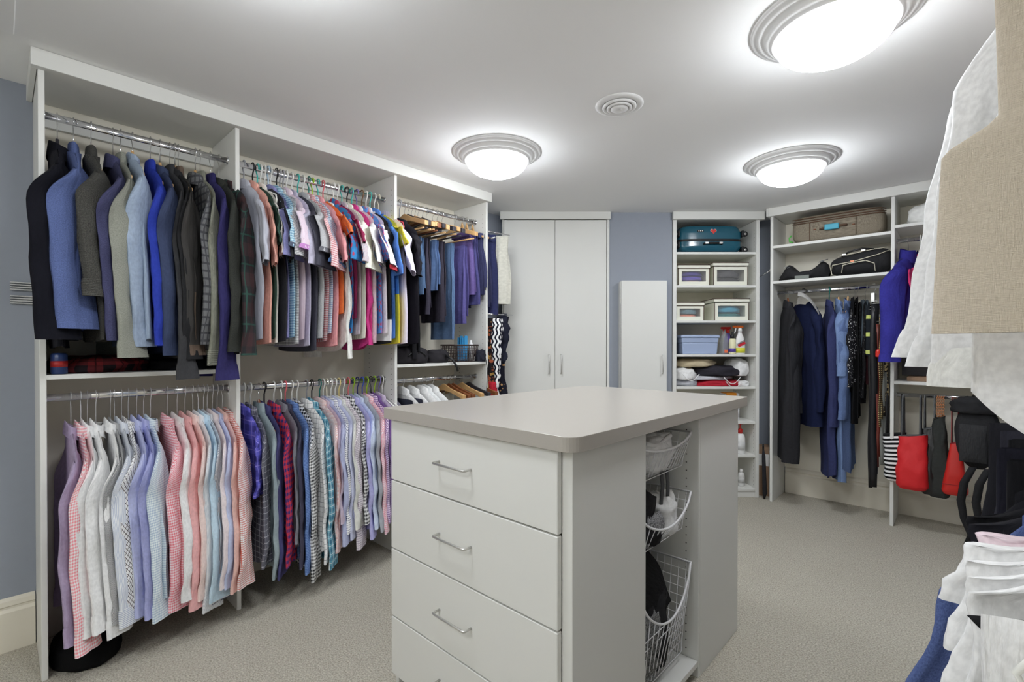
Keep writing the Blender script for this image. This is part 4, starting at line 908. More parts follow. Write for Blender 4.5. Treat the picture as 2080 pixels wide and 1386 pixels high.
def trigger(t, z, mat, mat2):
    box('nozzle', (-.062, -.012, z + .012), (.028, .012, z + .034), mat, t, bev=.006); MB().tube([(-.035, 0, z + .012), (-.040, 0, z - .012), (-.048, 0, z - .034)], [.006, .005, .004], 8).build('trigger', mat2, t); MB().lathe([(.017, z - .022), (.017, z), (.012, z + .014)], 20).build('collar_ring', mat2, t)
def text(body, parent, loc, size, mat, name='lettering', rot=(PI / 2, 0, 0), shear=0, ext=.0004):
    c = bpy.data.curves.new(name, 'FONT'); c.body = body; c.size = size; c.extrude = ext; c.align_x = 'CENTER'; c.align_y = 'CENTER'; c.shear = shear; c.materials.append(mat)
    o = bpy.data.objects.new(name, c); C.objects.link(o); o.location = loc; o.rotation_euler = rot
    if parent: o.parent = parent
    return o
bp = [(.036, 0), (.042, .006), (.043, .07), (.040, .11), (.030, .15), (.018, .175), (.015, .19), (.014, .20)]
t = bottle('spray_bottle', 'white stain remover spray bottle with orange trigger, in front on the fourth shelf', 1.965, 4.16, 1.217, bp, WP, sx=1.0, sy=.62, band=([(.0435, .012), (.0438, .055)], YL))
trigger(t, .212, ORP, WP)
NV = plain('navy_print', (26, 60, 70), .4); SW = plain('red_print', (208, 50, 60), .4)
o = box('red_swoosh', (-.032, -.0315, -.012), (.034, -.0285, .012), SW, t, bev=.001); o.location = (0, .0, .085); o.rotation_euler = (0, -.45, 0)
text('SHOUT', t, (-.006, -.0320, .098), .024, NV, rot=(PI / 2, -.45, 0), shear=.2, ext=.0012)
t = bottle('spray_bottle', 'purple and red trigger bottle behind the stain remover', 1.905, 4.26, 1.217, bp, plain('clear_violet', (110, 90, 170), .2), sx=1, sy=.7); trigger(t, .205, RDP, RDP)
bottle('lotion_bottle', 'cream bottle with black cap beside the stain remover', 1.895, 4.15, 1.217, [(.026, 0), (.028, .004), (.028, .12), (.020, .135)], plain('cream_plastic', (232, 228, 190), .35), BLACKP, [(.018, .135), (.018, .165), (.006, .17), (.006, .19), (.002, .195)], band=([(.0284, .02), (.0284, .05)], PUR))
t = dthing('glass_jug', 'clear plastic squeeze bottle left of the spray bottles', 'bottle', 1.845, 4.20, 1.217); MB().lathe([(.038, 0), (.040, .02), (.036, .10), (.020, .18), (.016, .20)], 28).build('bottle_body', plain('grey_clear', (180, 184, 184), .1, alpha=.35), t); box('orange_sticker', (-.012, -.041, .012), (.014, -.037, .038), plain('orange_sticker', (226, 110, 70), .5), t, bev=0)
# heap of cloth on the fifth shelf
for i, (s, d, z, sz, c, lab) in enumerate((
    (1.52, 4.28, .942, (.26, .30, .055), (170, 172, 180), 'grey folded cloth at the lower left of the cloth heap'),
    (1.80, 4.26, .942, (.46, .30, .050), (186, 30, 46), 'deep red folded garment in the cloth heap'),
    (1.99, 4.25, .942, (.15, .28, .045), (214, 214, 220), 'white and grey cloth at the right end of the heap'),
    (1.50, 4.25, .998, (.22, .30, .100), (228, 228, 226), 'crumpled white cloth with straps on the left of the heap'),
    (1.70, 4.28, .994, (.44, .30, .040), (176, 176, 184), 'light grey striped cloth in the middle of the heap'),
    (1.80, 4.25, 1.032, (.44, .30, .085), (44, 42, 50), 'charcoal black garment across the middle of the heap'),
    (1.98, 4.28, 1.03, (.17, .30, .150), (232, 232, 232), 'white garment falling over the right of the heap'),
    (1.60, 4.28, 1.105, (.38, .32, .070), (176, 160, 128), 'khaki tan garment on top of the heap'))):
    t = softthing('folded_cloth', lab, 'cloth', W(s, d, z), sz, fab('plain', c), 20 + i, rz=YAW, amp=.16, group='heap of cloth on the fifth shelf')
    if i in (1, 3, 5):
        m = fab('plain', (236, 230, 226)); x0 = {1: .02, 3: -.05, 5: .0}[i]
        MB().tube(curve(lambda q: (x0 + .14 * q, -sz[1] / 2 * 1.03 - .006 * math.sin(PI * q), (.045, .05, -.01)[(1, 3, 5).index(i)] - .055 * math.sin(PI * q)), 16), .0035, 6).build('strap', m, t)
# lower shelves
for i, (s, z, sc, c, cc, lab, pump) in enumerate((
    (1.80, .645, 1.1, (40, 40, 46), (30, 30, 34), 'black bundle low on the sixth tower shelf', 0),
    (1.93, .645, 1.0, (236, 236, 240), (200, 205, 220), 'tall white bottle on the sixth tower shelf', 0),
    (1.975, .36, 1.15, (238, 238, 238), (206, 36, 32), 'white pump bottle with a red head on the seventh tower shelf', 1),
    (1.90, .36, .95, (220, 222, 220), (210, 212, 212), 'grey-white bottle behind the green one', 0),
    (1.86, .36, 1.0, (24, 52, 46), (18, 34, 32), 'dark green bottle on the seventh tower shelf', 0),
    (1.985, .075, .8, (216, 216, 214), (236, 236, 236), 'short pale grey bottle, front right of the lowest tower shelf', 0),
    (1.93, .075, .95, (196, 194, 190), (214, 214, 212), 'grey bottle behind on the lowest tower shelf', 0),
    (1.885, .075, .85, (224, 224, 222), (240, 240, 240), 'off-white bottle, left on the lowest tower shelf', 0))):
    pr = [(.030 * sc, 0), (.034 * sc, .006), (.034 * sc, .11 * sc), (.028 * sc, .14 * sc), (.016 * sc, .150 * sc)]
    cp = [(.017 * sc, .150 * sc), (.017 * sc, .178 * sc), (.012 * sc, .184 * sc)] + ([(.006, .190 * sc), (.006, .215 * sc), (.020, .218 * sc), (.020, .232 * sc)] if pump else [])
    bottle('bottle', lab, s, 4.17 + (.06 if i in (3, 6) else 0), z, pr, plain('bp%d' % i, c, .35), plain('bc%d' % i, cc, .35), cp, 'bottles on the lower tower shelves', band=([(.0345 * sc, .03), (.0345 * sc, .09 * sc)], plain('bl%d' % i, tuple(int(x * .88) for x in c), .4)))
t = dthing('tissue_pack', 'yellow and white packet under the cloth heap', 'packet', 1.90, 4.20, .645); box('packet_body', (-.06, -.05, 0), (.06, .08, .235), plain('packet_white', (226, 226, 230), .5), t, bev=.008); box('yellow_top', (-.058, -.052, .20), (.04, .07, .238), plain('packet_yellow', (236, 150, 40), .5), t, bev=.008)
# between the tower and the far wardrobe
t = thing('cardboard_box', 'tall flat brown cardboard box on end between the tower and the far wardrobe', 'box', (-1.32, 4.47, 0), .3); box('carton', (0, 0, 0), (.11, .14, .42), plain('cardboard', (150, 122, 98), .8, var=.15), t); box('shipping_label', (.004, -.0015, .26), (.108, 0, .36), plain('paper', (226, 226, 224), .6), t, bev=0)
t = thing('umbrella', 'folded black umbrella leaning in the corner beside the cardboard box', 'umbrella', (-1.225, 4.40, 0)); MB().tube([(0, 0, 0), (.004, .004, .05), (-.008, .012, .36), (-.012, .016, .42)], [.004, .018, .014, .006], 8).build('furled_canopy', fab('plain', (40, 40, 44)), t); MB().tube([(-.012, .016, .41), (-.014, .018, .46)], .008, 8).build('handle', BLACKP, t)
t = thing('hook_rod', 'small telescopic chrome rod between the tower and the far wardrobe', 'rod', W(2.096, 4.2, 1.86)); a_ = Vector(W(2.096, 4.2, 1.86)); b_ = Vector((-1.178, 4.385, 1.915)) - a_
MB().tube([(0, 0, 0), b_ * .5 + Vector((0, 0, -.004)), b_], .003, 8).build('rod', CHROME, t); MB().lathe([(.012, 0), (.012, .006), (.006, .009)], 16).build('knob', NICKEL, t).location = b_
# ================================================================== far wardrobe contents
TWD = fab('melange', (132, 122, 104), (104, 94, 80), s=.01)
t = thing('fabric_suitcase', 'brown tweed soft suitcase with turquoise handle wrap on the far wardrobe top shelf', 'suitcase', (-.73, 4.40, 2.114), .02)
def sc_(tt, q):
    a = 2 * PI * q; ph = PI * (tt - .5); r = spow(math.cos(ph), .22)
    return (spow(math.cos(a), .3) * .30 * r, .14 + spow(math.sin(a), .3) * .14 * r, .105 + spow(math.sin(ph), .45) * .105), (q * 1.6, tt * .4)
grid('case_body', 30, 64, sc_, TWD, t)
BRN = fab('plain', (96, 72, 56)); 
for zz in (.150, .165, .185): MB().tube([(-.29, .0, zz), (.0, -.004, zz + .0), (.27, -.002, zz + .002), (.305, .05, zz)], .004, 6).build('zip', BRN, t)
MB().tube([(-.17, -.003, .15), (-.17, -.003, .012)], .0025, 6).tube([(.13, -.003, .15), (.13, -.003, .012)], .0025, 6).build('seam', BRN, t)
hd = MB().tube([(-.10, -.004, .085), (-.085, -.018, .088), (.055, -.018, .094), (.075, -.004, .094)], .008, 8).build('handle', BRN, t)
taper('handle_wrap', .095, .095, .026, .02, -.022, .022, plain('turquoise_neoprene', (70, 170, 196), .5), hd, .006).location = (-.02, -.020, .092)
for x in (-.135, .115): MB().lathe([(.001, -.002), (.010, -.002), (.010, .002)], 16).build('rivet', plain('copper', (170, 110, 84), .4, .6), t).location = (x, -.004, .09)
MB().tube([(-.30, .02, .07), (-.315, .01, .05), (-.312, .01, .02), (-.29, .02, .012)], .006, 6).build('green_tag', plain('green_tag', (90, 190, 80), .5), t)
BLK = fab('plain', (40, 40, 42)); GRS = fab('plain', (120, 122, 124))
t = thing('travel_bag', 'slumped black travel bag with grey straps on the far wardrobe second shelf', 'bag', (-.96, 4.52, 1.823))
def heapy(tt, q):
    a = 2 * PI * q; x = -.18 + .36 * tt; hgt = .07 + .09 * math.exp(-((tt - .2) / .12) ** 2) + .12 * math.exp(-((tt - .92) / .16) ** 2)
    r = spow(math.sin(PI * min(.985, max(.015, tt))), .5)
    return (x + .008 * math.sin(a * 3), math.cos(a) * .13 * r + fbm(tt * 6, q * 4, 1) * .02, (.5 + .5 * spow(math.sin(a), .7)) * hgt * (.4 + .6 * r) + fbm(tt * 8, math.sin(a) * 2, 5) * .006 + .002), (tt * .4, q * .4)
grid('bag_body', 36, 32, heapy, BLK, t)
for x, zz in ((-.12, .118), (-.10, .112), (.12, .135), (.14, .138)): ribbon('strap', GRS, t, [(x, -.10, zz - .01), (x + .012, -.06, zz + .004), (x + .02, -.02, zz + .012)], .012, (1, 0, .3), th=.004)
box('shelf_tag', (-.04, -.140, .002), (.06, -.136, .028), plain('grey_tag', (120, 126, 120), .6), t, bev=.001)
t = thing('duffel_bag', 'black duffel bag with white piping and rope handles on the far wardrobe second shelf', 'bag', (-.585, 4.52, 1.823))
def duf(tt, q):
    a = 2 * PI * q; ph = PI * (tt - .5); r = spow(math.cos(ph), .5); x = spow(math.sin(ph), .75) * .19; k = .86 + .14 * (x / .19)
    return (x, math.cos(a) * .135 * r + fbm(tt * 5, q * 5, 2) * .012, .105 * k + .002 + spow(math.sin(a), .8) * .105 * k * r + fbm(x * 9, math.sin(a), 3) * .006), (tt * .5, q * .5)
grid('bag_body', 32, 36, duf, BLK, t)
PIPW = plain('cream_piping', (216, 210, 190), .6)
for pts in ([(-.17, -.10, .06), (-.16, -.135, .085), (-.02, -.142, .10), (.12, -.13, .135), (.18, -.08, .165)], [(-.19, -.07, .10), (-.17, -.12, .04), (-.165, -.13, .012)], [(-.10, -.14, .02), (-.09, -.155, .075), (-.04, -.16, .085), (.05, -.158, .095), (.10, -.15, .07), (.105, -.14, .015)], [(-.13, -.09, .155), (-.02, -.105, .165), (.08, -.10, .18), (.17, -.06, .19)]):
    MB().tube(pts, .0032, 6).build('piping', PIPW, t)
MB().tube([(-.11, -.08, .155), (-.06, -.10, .18), (.02, -.10, .195), (.09, -.08, .185)], .007, 8).build('carry_handle', BLACKP, t)
for x, z in ((-.09, .160), (.03, .178)): box('buckle', (x - .014, -.118, z - .006), (x + .014, -.095, z + .008), NICKEL, t, bev=.002)
box('zip_pull', (-.045, -.160, .092), (-.02, -.150, .106), plain('copper', (170, 110, 84), .4, .6), t, bev=.002)
# coats etc.: garments hang at right angles to this rail, so their sides face the room
FZ = 1.735
def fg(u, kind, mat, label, L, SL, **k):
    x = xfar(u, FRY); return garment(kind, mat, (x, FRY, FZ), -PI / 2 + k.pop('yaw', 0), label, 'clothes in the far wardrobe', L=L, SL=SL, yw=x * 1.0 + 3, **k)
fg(1600, 'blazer', fab('plain', (44, 44, 48), k=1.1), 'long charcoal coat hanging first in the far wardrobe', 1.28, .80, seed=201, hangerk=('wood', 'brown'), a0=.085, sh=.20, hem=.27, th=.045, yaw=.5, kick=-.03, fold=.02, z0=-.10)
fg(1632, 'blazer', fab('plain', (22, 30, 66), k=1.1), 'dark navy plush robe with white fleece hood lining', 1.0, .80, seed=202, hangerk=('plastic', 'black'), a0=.078, sh=.19, hem=.24, th=.055, yaw=.75, fold=.012, z0=-.08, colmat=fab('melange', (206, 202, 192), (170, 166, 158)), b=.035)
t = thing('hood', 'cream fleece-lined hood draped over the navy robe', 'hood', (xfar(1640, FRY), FRY - .09, FZ - .075)); grid('hood_lining', 10, 20, lambda tt, q: ((-.055 + .15 * tt + .02 * math.sin(PI * q), .03 - .10 * math.sin(PI * q) - .02 * tt, .045 - .16 * tt * tt + .02 * math.cos(2 * PI * q)), (tt * .2, q * .2)), fab('melange', (222, 218, 208), (180, 176, 168)), t)
fg(1684, 'dress', fab('plain', (46, 52, 96)), 'dark indigo long denim shirt-dress', 1.36, .86, seed=203, hangerk=('plastic', 'teal'), a0=.06, sh=.185, hem=.20, th=.028, yaw=.35, fold=.014, b=.022)
fg(1703, 'dress', fab('melange', (100, 124, 168), (84, 108, 152)), 'light denim shirt-dress with rolled sleeve', 1.37, .48, seed=204, hangerk=('wood', 'wood'), a0=.058, sh=.18, hem=.20, th=.026, yaw=.3, fold=.014, b=.03, tail=.02)
fg(1722, 'dress', fab('melange', (84, 106, 152), (70, 92, 138)), 'second light denim dress behind the first, full sleeve', 1.30, .80, seed=205, hangerk=('wood', 'wood'), a0=.056, sh=.18, hem=.20, th=.024, fold=.012, b=.024)
fg(1736, 'dress', fab('dots', (24, 24, 28), (200, 200, 200), s=.016), 'black blouse with white pin dots in the far wardrobe', .62, .55, seed=206, hangerk=('wire', 'metal'), a0=.05, sh=.16, th=.02)
for i, (u, zt, L, w, mat, lab) in enumerate((
    (1731, 1.66, .95, .16, fab('plain', (18, 18, 20), k=1.2), 'long black skirt with pointed hem'),
    (1744, 1.62, .76, .12, fab('dots', (22, 22, 24), (60, 60, 64), s=.02), 'black lace top beside the denim dresses'),
    (1752, 1.64, .36, .09, fab('plain', (66, 76, 84)), 'grey-green sash looped over a wire hanger'),
    (1762, 1.62, .40, .09, fab('hstripe', (26, 30, 36), (180, 190, 90), s=.13, w=.22), 'dark scarf ends with yellow-green stripes'),
    (1768, 1.45, .45, .06, fab('plain', (72, 34, 40)), 'dull wine-red scarf below the striped one'))):
    x = xfar(u, FRY); drape(lab, mat, (x, FRY, zt), -PI / 2 + .2, L, w=w, w2=w * 1.1, z0=0, th=.02, name='skirt' if i == 0 else 'scarf', cat='skirt' if i == 0 else 'scarf', seed=300 + i, fold=.014, group='dark pieces in the far wardrobe')
for u in (1740, 1757): hanger('wire', 'metal', (xfar(u, FRY), FRY, FZ), -PI / 2 + .9, 'bare metal hanger turned sideways, holding scarves, %s of two' % ('left' if u < 1750 else 'right'), 'metal scarf hangers', sh=.16)
# belts
t = thing('belt_hanger', 'chrome belt hanger plate on the far wardrobe rail', 'hanger', (xfar(1774, FRY), FRY, FZ)); MB().tube(hookpts(drop=-.05), .002, 6).build('hook', CHROME, t); box('belt_plate', (-.012, -.05, -.12), (.012, .05, -.05), NICKEL, t)
LTH = lambda c: plain('leather%d%d%d' % c, c, .45, var=.2)
for i, (u, y, z1, L, w, mat, lab) in enumerate((
    (1766, 4.46, 1.60, .50, .022, fab('diamond', (150, 96, 50), (60, 34, 24), s=.012, w=.4), 'brown woven belt hanging in the far wardrobe'),
    (1768, 4.42, 1.56, 1.32, .022, LTH((26, 24, 26)), 'longest thin black belt, left of the belts'),
    (1775, 4.41, 1.60, 1.35, .042, LTH((30, 30, 34)), 'wide black belt reaching lowest'),
    (1777, 4.44, 1.50, .95, .020, fab('dots', (30, 30, 34), (220, 220, 220), s=.016, w=.2), 'black belt with white studs'),
    (1771, 4.44, 1.55, 1.30, .018, LTH((40, 34, 34)), 'narrow dark belt behind the wide black one'),
    (1784, 4.42, 1.45, 1.05, .020, LTH((120, 54, 44)), 'reddish-brown thin leather belt'),
    (1788, 4.40, 1.50, .80, .012, fab('dots', (60, 46, 30), (214, 190, 120), s=.014, w=.2), 'gold chain-link belt beside the belts'),
    (1793, 4.42, 1.50, 1.08, .026, LTH((132, 134, 130)), 'pale grey belt beside the panel'),
    (1798, 4.43, 1.48, .70, .022, fab('floral', (34, 30, 28), (150, 130, 90), s=.02), 'leopard-toned dark belt at the right end'))):
    x = xfar(u, y); t = thing('belt', lab, 'belt', (x, y, z1), group='belts in the far wardrobe'); n = 12
    ribbon('strap', mat, t, [(.004 * math.sin(q * 1.1 + i), .006 * math.sin(q * .8 + i), -L * q / n) for q in range(n + 1)], w, (.95, .3, 0), th=.004)
    ribbon('strap', mat, t, [(.008 + .004 * math.sin(q * 1.3 + i), .012, -L * .93 * q / n) for q in range(n + 1)], w, (.95, .3, 0), th=.004)
    MB().tube([(-w / 2, -.004, 0), (-w / 2, -.004, .02), (w / 2, -.004, .02), (w / 2, -.004, 0), (-w / 2, -.004, 0)], .002, 6).build('buckle', NICKEL, t)
t = thing('heart_pendant', 'glossy red heart-shaped pendant on a cord among the belts', 'pendant', (xfar(1784, 4.36), 4.36, 1.21))
lump('pendant', t, plain('red_gloss', (216, 52, 44), .15), (0, 0, 0), (.017, .010, .055), 3, .03); MB().tube([(0, 0, .05), (0, .03, .22), (.003, .05, .36)], .0015, 6).build('cord', BLACKP, t)
# right-hand bay of the far wardrobe
t = thing('fleece_hoodie', 'bright blue-violet fleece jacket hanging at the front of the right far bay', 'jacket', (-.30, FRY, 2.055), -PI / 2 - .35)
r_ = random.Random(5); FL = fab('plain', (44, 42, 140)); torso(t, 'body', FL, r_, sh=.20, hem=.22, th=.06, z0=-.13, slope=.5, L=.60, fold=.010, nk=.04)
for sd in (1, -1): sleeve(t, FL, r_, sd, sh=.20, z0=-.13, slope=.5, L=.66, a0=.085, a1=.055, b=.045, tw=.9, lean=.04, cuff=FL, cuffh=.05)
collar(t, FL, r_, 'lapel', z0=-.118, h=.045, neck=.066, d=.06)
hanger('wire', 'metal', (-.30, FRY, 2.055), -PI / 2 - .35, 'black-tipped metal hanger inside the blue fleece jacket', None, sh=.18)
t = garment('tee', fab('plain', (196, 36, 92)), (-.235, FRY, 2.055), -PI / 2, 'hot pink top mostly hidden behind the white shirts', None, seed=210, L=.5, SL=.2, hangerk=('plastic', 'white'))
t = softthing('pillow', 'white crumpled pillow on the high shelf of the far right bay', 'pillow', (-.10, 4.52, 2.151), (.42, .28, .155), fab('plain', (214, 212, 206)), 44, amp=.18)
t = thing('shoe_box', 'flat brown cardboard lid on the low shelf of the right far bay', 'box', (-.30, 4.42, 1.041)); box('carton', (0, 0, 0), (.30, .22, .03), plain('cardboard', (150, 122, 98), .8, var=.15), t)
t = thing('pink_box', 'crimson pink box standing on the cardboard lid', 'box', (-.16, 4.45, 1.072)); box('carton', (0, 0, 0), (.12, .14, .10), plain('crimson_card', (186, 34, 76), .6), t)
t = thing('dark_box', 'dark grey box at the back of the low far shelf', 'box', (-.34, 4.58, 1.072)); box('carton', (0, 0, 0), (.17, .12, .16), plain('dark_card', (46, 44, 48), .6), t)
# handbags on the low rail
BZ = .935
def strapl(t, mat, x0, x1, ztop, zb, w=.02, y=0, th=.004, n=10, name='strap', bow=.0):
    pts = [(x0, y, zb)] + [(x0 + (x1 - x0) * (i / n) * .5 + bow * math.sin(PI * i / n), y, zb + (ztop - zb) * i / n) for i in range(1, n + 1)] + [(x1 - (x1 - x0) * .5 * (1 - i / n) + bow * math.sin(PI * i / n), y + .02, ztop - (ztop - zb) * i / n) for i in range(1, n + 1)]
    return ribbon(name, mat, t, pts, w, (.35, .94, 0), th=th)
def tote(name, label, x, y, zt, w0, w1, d, h, mat, strapmat, top, sw=.02, tilt=0, strapw=.06, amp=.006, open_=True, extra=None, seed=0):
    t = thing(name, label, 'bag', (x, y, zt), tilt)
    def fn(tt, q):
        a = 2 * PI * q; w = w0 + (w1 - w0) * tt; k = .35 + .65 * min(1, tt * 1.6); c, s_ = spow(math.cos(a), .55), spow(math.sin(a), .6)
        f = 1 if tt < .94 else 1 - (tt - .94) * 4
        return (c * w / 2 * f + fbm(tt * 4 + seed, c, s_) * amp * 2, s_ * d / 2 * k * f + fbm(c * 2, tt * 5, seed) * amp, -h * tt + .012 * c * (1 - tt)), (q * 2 * (w0 + d), h * tt)
    grid('bag_body', 22, 44, fn, mat, t)
    MB().tube(curve(lambda q: (math.cos(2 * PI * q) * w0 / 2, math.sin(2 * PI * q) * d / 2 * .36, .002 + .012 * math.cos(2 * PI * q)), 24), .003, 6).build('rim', strapmat, t)
    strapl(t, strapmat, -w0 * .35, -w0 * .30, top - zt, 0, sw, -d * .12); strapl(t, strapmat, w0 * .30, w0 * .28, top - zt, 0, sw, d * .05)
    return t
tote('tote_bag', 'black and white striped tote bag on the low rail of the far right bay', -.365, 4.40, .66, .13, .11, .13, .33, G('hstripe', (236, 236, 232), (20, 20, 22), s=.030), fab('plain', (44, 44, 46)), BZ + .012, sw=.02, seed=1)
RED = plain('red_canvas', (206, 28, 34), .6, k=1.1, bump=.3, bscale=40)
tote('tote_bag', 'bright red open tote bag, wide and slouching', -.265, 4.36, .665, .15, .19, .14, .37, RED, fab('plain', (90, 92, 94)), BZ + .012, sw=.03, amp=.006, seed=2)
tote('handbag', 'grey-black slouchy bag with silver buckle between the two red bags', -.175, 4.42, .72, .08, .12, .16, .45, plain('black_leather', (44, 44, 44), .4, bump=.5, bscale=25), fab('plain', (104, 106, 108)), BZ + .012, sw=.018, amp=.015, seed=3)
t = tote('handbag', 'tall dark grey bag with beaded copper wrist strap', -.125, 4.40, .80, .06, .13, .12, .54, fab('plain', (50, 52, 50)), fab('plain', (50, 52, 50)), .82, sw=.012, amp=.008, seed=4)
cp = plain('copper_beads', (196, 130, 84), .35, .4); mb = MB()
for k in range(14):
    for j in range(4): mb.box((-.018 + j * .011 + (k % 2) * .004, -.012, .005 + k * .0105), (-.010 + j * .011 + (k % 2) * .004, .0, .013 + k * .0105), .0015)
mb.build('beaded_strap', cp, t, kind='stuff')
t = tote('handbag', 'smooth red leather handbag with long thin straps', -.045, 4.36, .645, .05, .145, .09, .345, plain('red_leather', (200, 40, 34), .35, k=1.05), plain('dark_red_leather', (150, 24, 34), .4), BZ + .012, sw=.008, amp=.001, seed=5)
box('stitched_seam', (-.06, -.046, -.275), (.06, -.0435, -.272), plain('dark_red_leather', (150, 24, 34), .4), t, bev=0)
t = thing('backpack', 'black backpack with dangling padded straps beside the red handbag', 'backpack', (.06, 4.33, .92))
def bk(tt, q):
    a = 2 * PI * q; r = spow(math.sin(PI * min(.99, max(.01, tt))), .35); return (spow(math.cos(a), .6) * .115 * r * (1 - .1 * tt) + fbm(tt * 4, a, 1) * .006, spow(math.sin(a), .6) * .10 * r, -.42 * tt), (q, tt)
grid('bag_body', 24, 40, bk, BLK, t); grid('front_pocket', 14, 24, lambda tt, q: ((-.085 + .13 * q, -.095 - .03 * spow(math.sin(PI * q), .5) * spow(math.sin(PI * tt), .5), -.13 - .24 * tt), (q, tt)), fab('plain', (52, 52, 54)), t)
lump('roll_top', t, BLK, (0, -.02, -.06), (.125, .09, .10), 4, .2)
for x in (.0, .07): ribbon('shoulder_strap', BLK, t, [(x - .02, -.10, -.40), (x - .06, -.11, -.50), (x - .075, -.11, -.62), (x - .06, -.10, -.74), (x - .03, -.09, -.84), (x - .045, -.09, -.90)], [.035, .04, .04, .035, .025, .03], (.94, .35, 0), th=.012)
MB().tube([(-.01, .0, .0), (-.02, .06, .04), (.0, .17, .03)], .006, 6).build('hang_loop', BLACKP, t)
# ================================================================== what lies in the island baskets
def incl(name, label, cat, c, s, mat, seed, amp=.2, fl=.6, **k):
    t = thing(name, label, cat, c); lump('body', t, mat, (0, 0, 0), s, seed, amp, flat=fl, **k); return t
incl('laundry', 'white underwear piled in the top wire basket', 'clothes', (-.90, 1.645, .84), (.105, .18, .125), fab('plain', (226, 226, 230), wrinkle=.8), 3, .35)
t = incl('laundry', 'white top with rolled edge lying on the pile in the top basket', 'clothes', (-.845, 1.62, .915), (.06, .13, .045), fab('plain', (236, 236, 238)), 8, .3)
MB().tube(curve(lambda q: (.045 + .006 * math.sin(6 * q), -.10 + .2 * q, .045 - .02 * math.sin(PI * q)), 14), .008, 8).build('rolled_edge', fab('plain', (240, 240, 242)), t)
incl('belt_pile', 'tangled black belts in the middle wire basket', 'belts', (-.87, 1.545, .592), (.075, .10, .175), fab('plain', (34, 32, 34)), 5, .45)
incl('mesh_bag', 'white mesh bag in the middle wire basket', 'bag', (-.86, 1.745, .59), (.07, .075, .13), fab('plain', (214, 214, 216), wrinkle=.8), 6, .3)
incl('jewellery_bag', 'clear grey bag in front of the black belts', 'bag', (-.81, 1.60, .592), (.02, .07, .10), fab('melange', (150, 150, 152), (60, 60, 62), wrinkle=.8), 15, .2)
t = thing('strap', 'two grey straps dangling from the top basket into the middle one', 'strap', (-.83, 1.70, .83))
for k, y in enumerate((0, .045)): ribbon('strap_end', fab('plain', (84, 84, 86)), t, [(0, y, 0), (.004, y + .006, -.06), (0, y - .004 + .014 * k, -.16)], .016, (.3, .95, 0), th=.003)
incl('black_clothes', 'black folded clothes filling the deep wire basket', 'clothes', (-.90, 1.64, .112), (.10, .17, .30), fab('plain', (34, 34, 36), wrinkle=.8), 12, .2)
t = thing('black_cloth', 'smooth black cloth sloping up out of the deep wire basket', 'cloth', (-.84, 1.45, .30))
grid('cloth_slope', 16, 24, lambda tt, q: ((-.025 * tt + .02 * math.sin(PI * q) + .01, .34 * q, (.36 - .20 * q - .10 * q ** 3) * tt + .004 * math.sin(9 * q)), (tt, q)), fab('plain', (24, 24, 26), k=1), t).modifiers.new('s', 'SOLIDIFY').thickness = .012
incl('grey_clothes', 'grey patterned clothes pressed to the front of the deep basket', 'clothes', (-.815, 1.58, .14), (.02, .10, .20), fab('melange', (128, 128, 126), (40, 40, 42), wrinkle=.8), 25, .25)
# ================================================================== nearest clothes, right rails
WH = fab('plain', (236, 236, 231), wrinkle=.22)
CR = fab('plain', (234, 226, 210), wrinkle=.22)
def linen():
    m, nt, p = nodes('linen_weave'); p.inputs['Roughness'].default_value = .95; p.inputs['Specular IOR Level'].default_value = .1
    tc = nt.nodes.new('ShaderNodeTexCoord')
    def nz(sx, sy, sc):
        mp = nt.nodes.new('ShaderNodeMapping'); mp.inputs['Scale'].default_value = (sx, sy, 1); nt.links.new(tc.outputs['UV'], mp.inputs[0])
        n = nt.nodes.new('ShaderNodeTexNoise'); n.inputs['Scale'].default_value = sc; n.inputs['Detail'].default_value = 3; nt.links.new(mp.outputs[0], n.inputs['Vector']); return n.outputs[0]
    h = mth(nt, 'ADD', nz(1, 14, 60), nz(10, 1, 60)); col = mixc(nt, mth(nt, 'MULTIPLY', mth(nt, 'SUBTRACT', h, .7), 1.4), rgb((186, 175, 158), 1.3), rgb((206, 196, 180), 1.3))
    nt.links.new(col, p.inputs['Base Color']); bumpn(nt, p, mth(nt, 'ADD', h, mth(nt, 'MULTIPLY', nz(1, 1, 12), 1.2)), .7, .004); return m
LIN = linen()
UG = 'white clothes on the near upper rail'
t = garment('dress', WH, (RX, 1.66, 2.2), 0, 'white long-sleeved shirt with two cuff buttons, farthest of the near upper row', UG, seed=401, L=.80, SL=.80, hangerk=('plastic', 'white'), lean=.17, tw=.3, a0=.062, sh=.235, bothout=True, slope=.22, z0=-.075, b=.02)
for z in (-.875, -.900): MB().lathe([(.001, -.006), (.0055, -.006), (.0055, .004), (.001, .004)], 14).build('button', plain('pearl_button', (226, 224, 214), .25), t, loc=(-.405, -.022, z)).rotation_euler = (PI / 2, 0, 0)
garment('dress', WH, (RX, 1.55, 2.2), .02, 'second white shirt in the near upper row, narrow sleeve', UG, seed=402, L=.86, SL=.82, hangerk=('wire', 'white'), lean=.13, tw=.2, a0=.06, sh=.235, bothout=True, slope=.22, z0=-.075, b=.018)
t = garment('dress', fab('plain', (230, 224, 210)), (RX, 1.40, 2.2), .03, 'cream blouse with a broad banded hem behind the beige linen', UG, seed=403, L=.85, sleeves=(), hangerk=('plastic', 'white'), sh=.225, hem=.355, z0=-.13, tail=0)
torso(t, 'hem_band', fab('plain', (226, 218, 202)), random.Random(9), sh=.350, hem=.362, th=.022, z0=-.885, slope=.04, L=.105, neck=0, fold=.006, nk=.02, R=6, yw=1.40, top_round=.0)
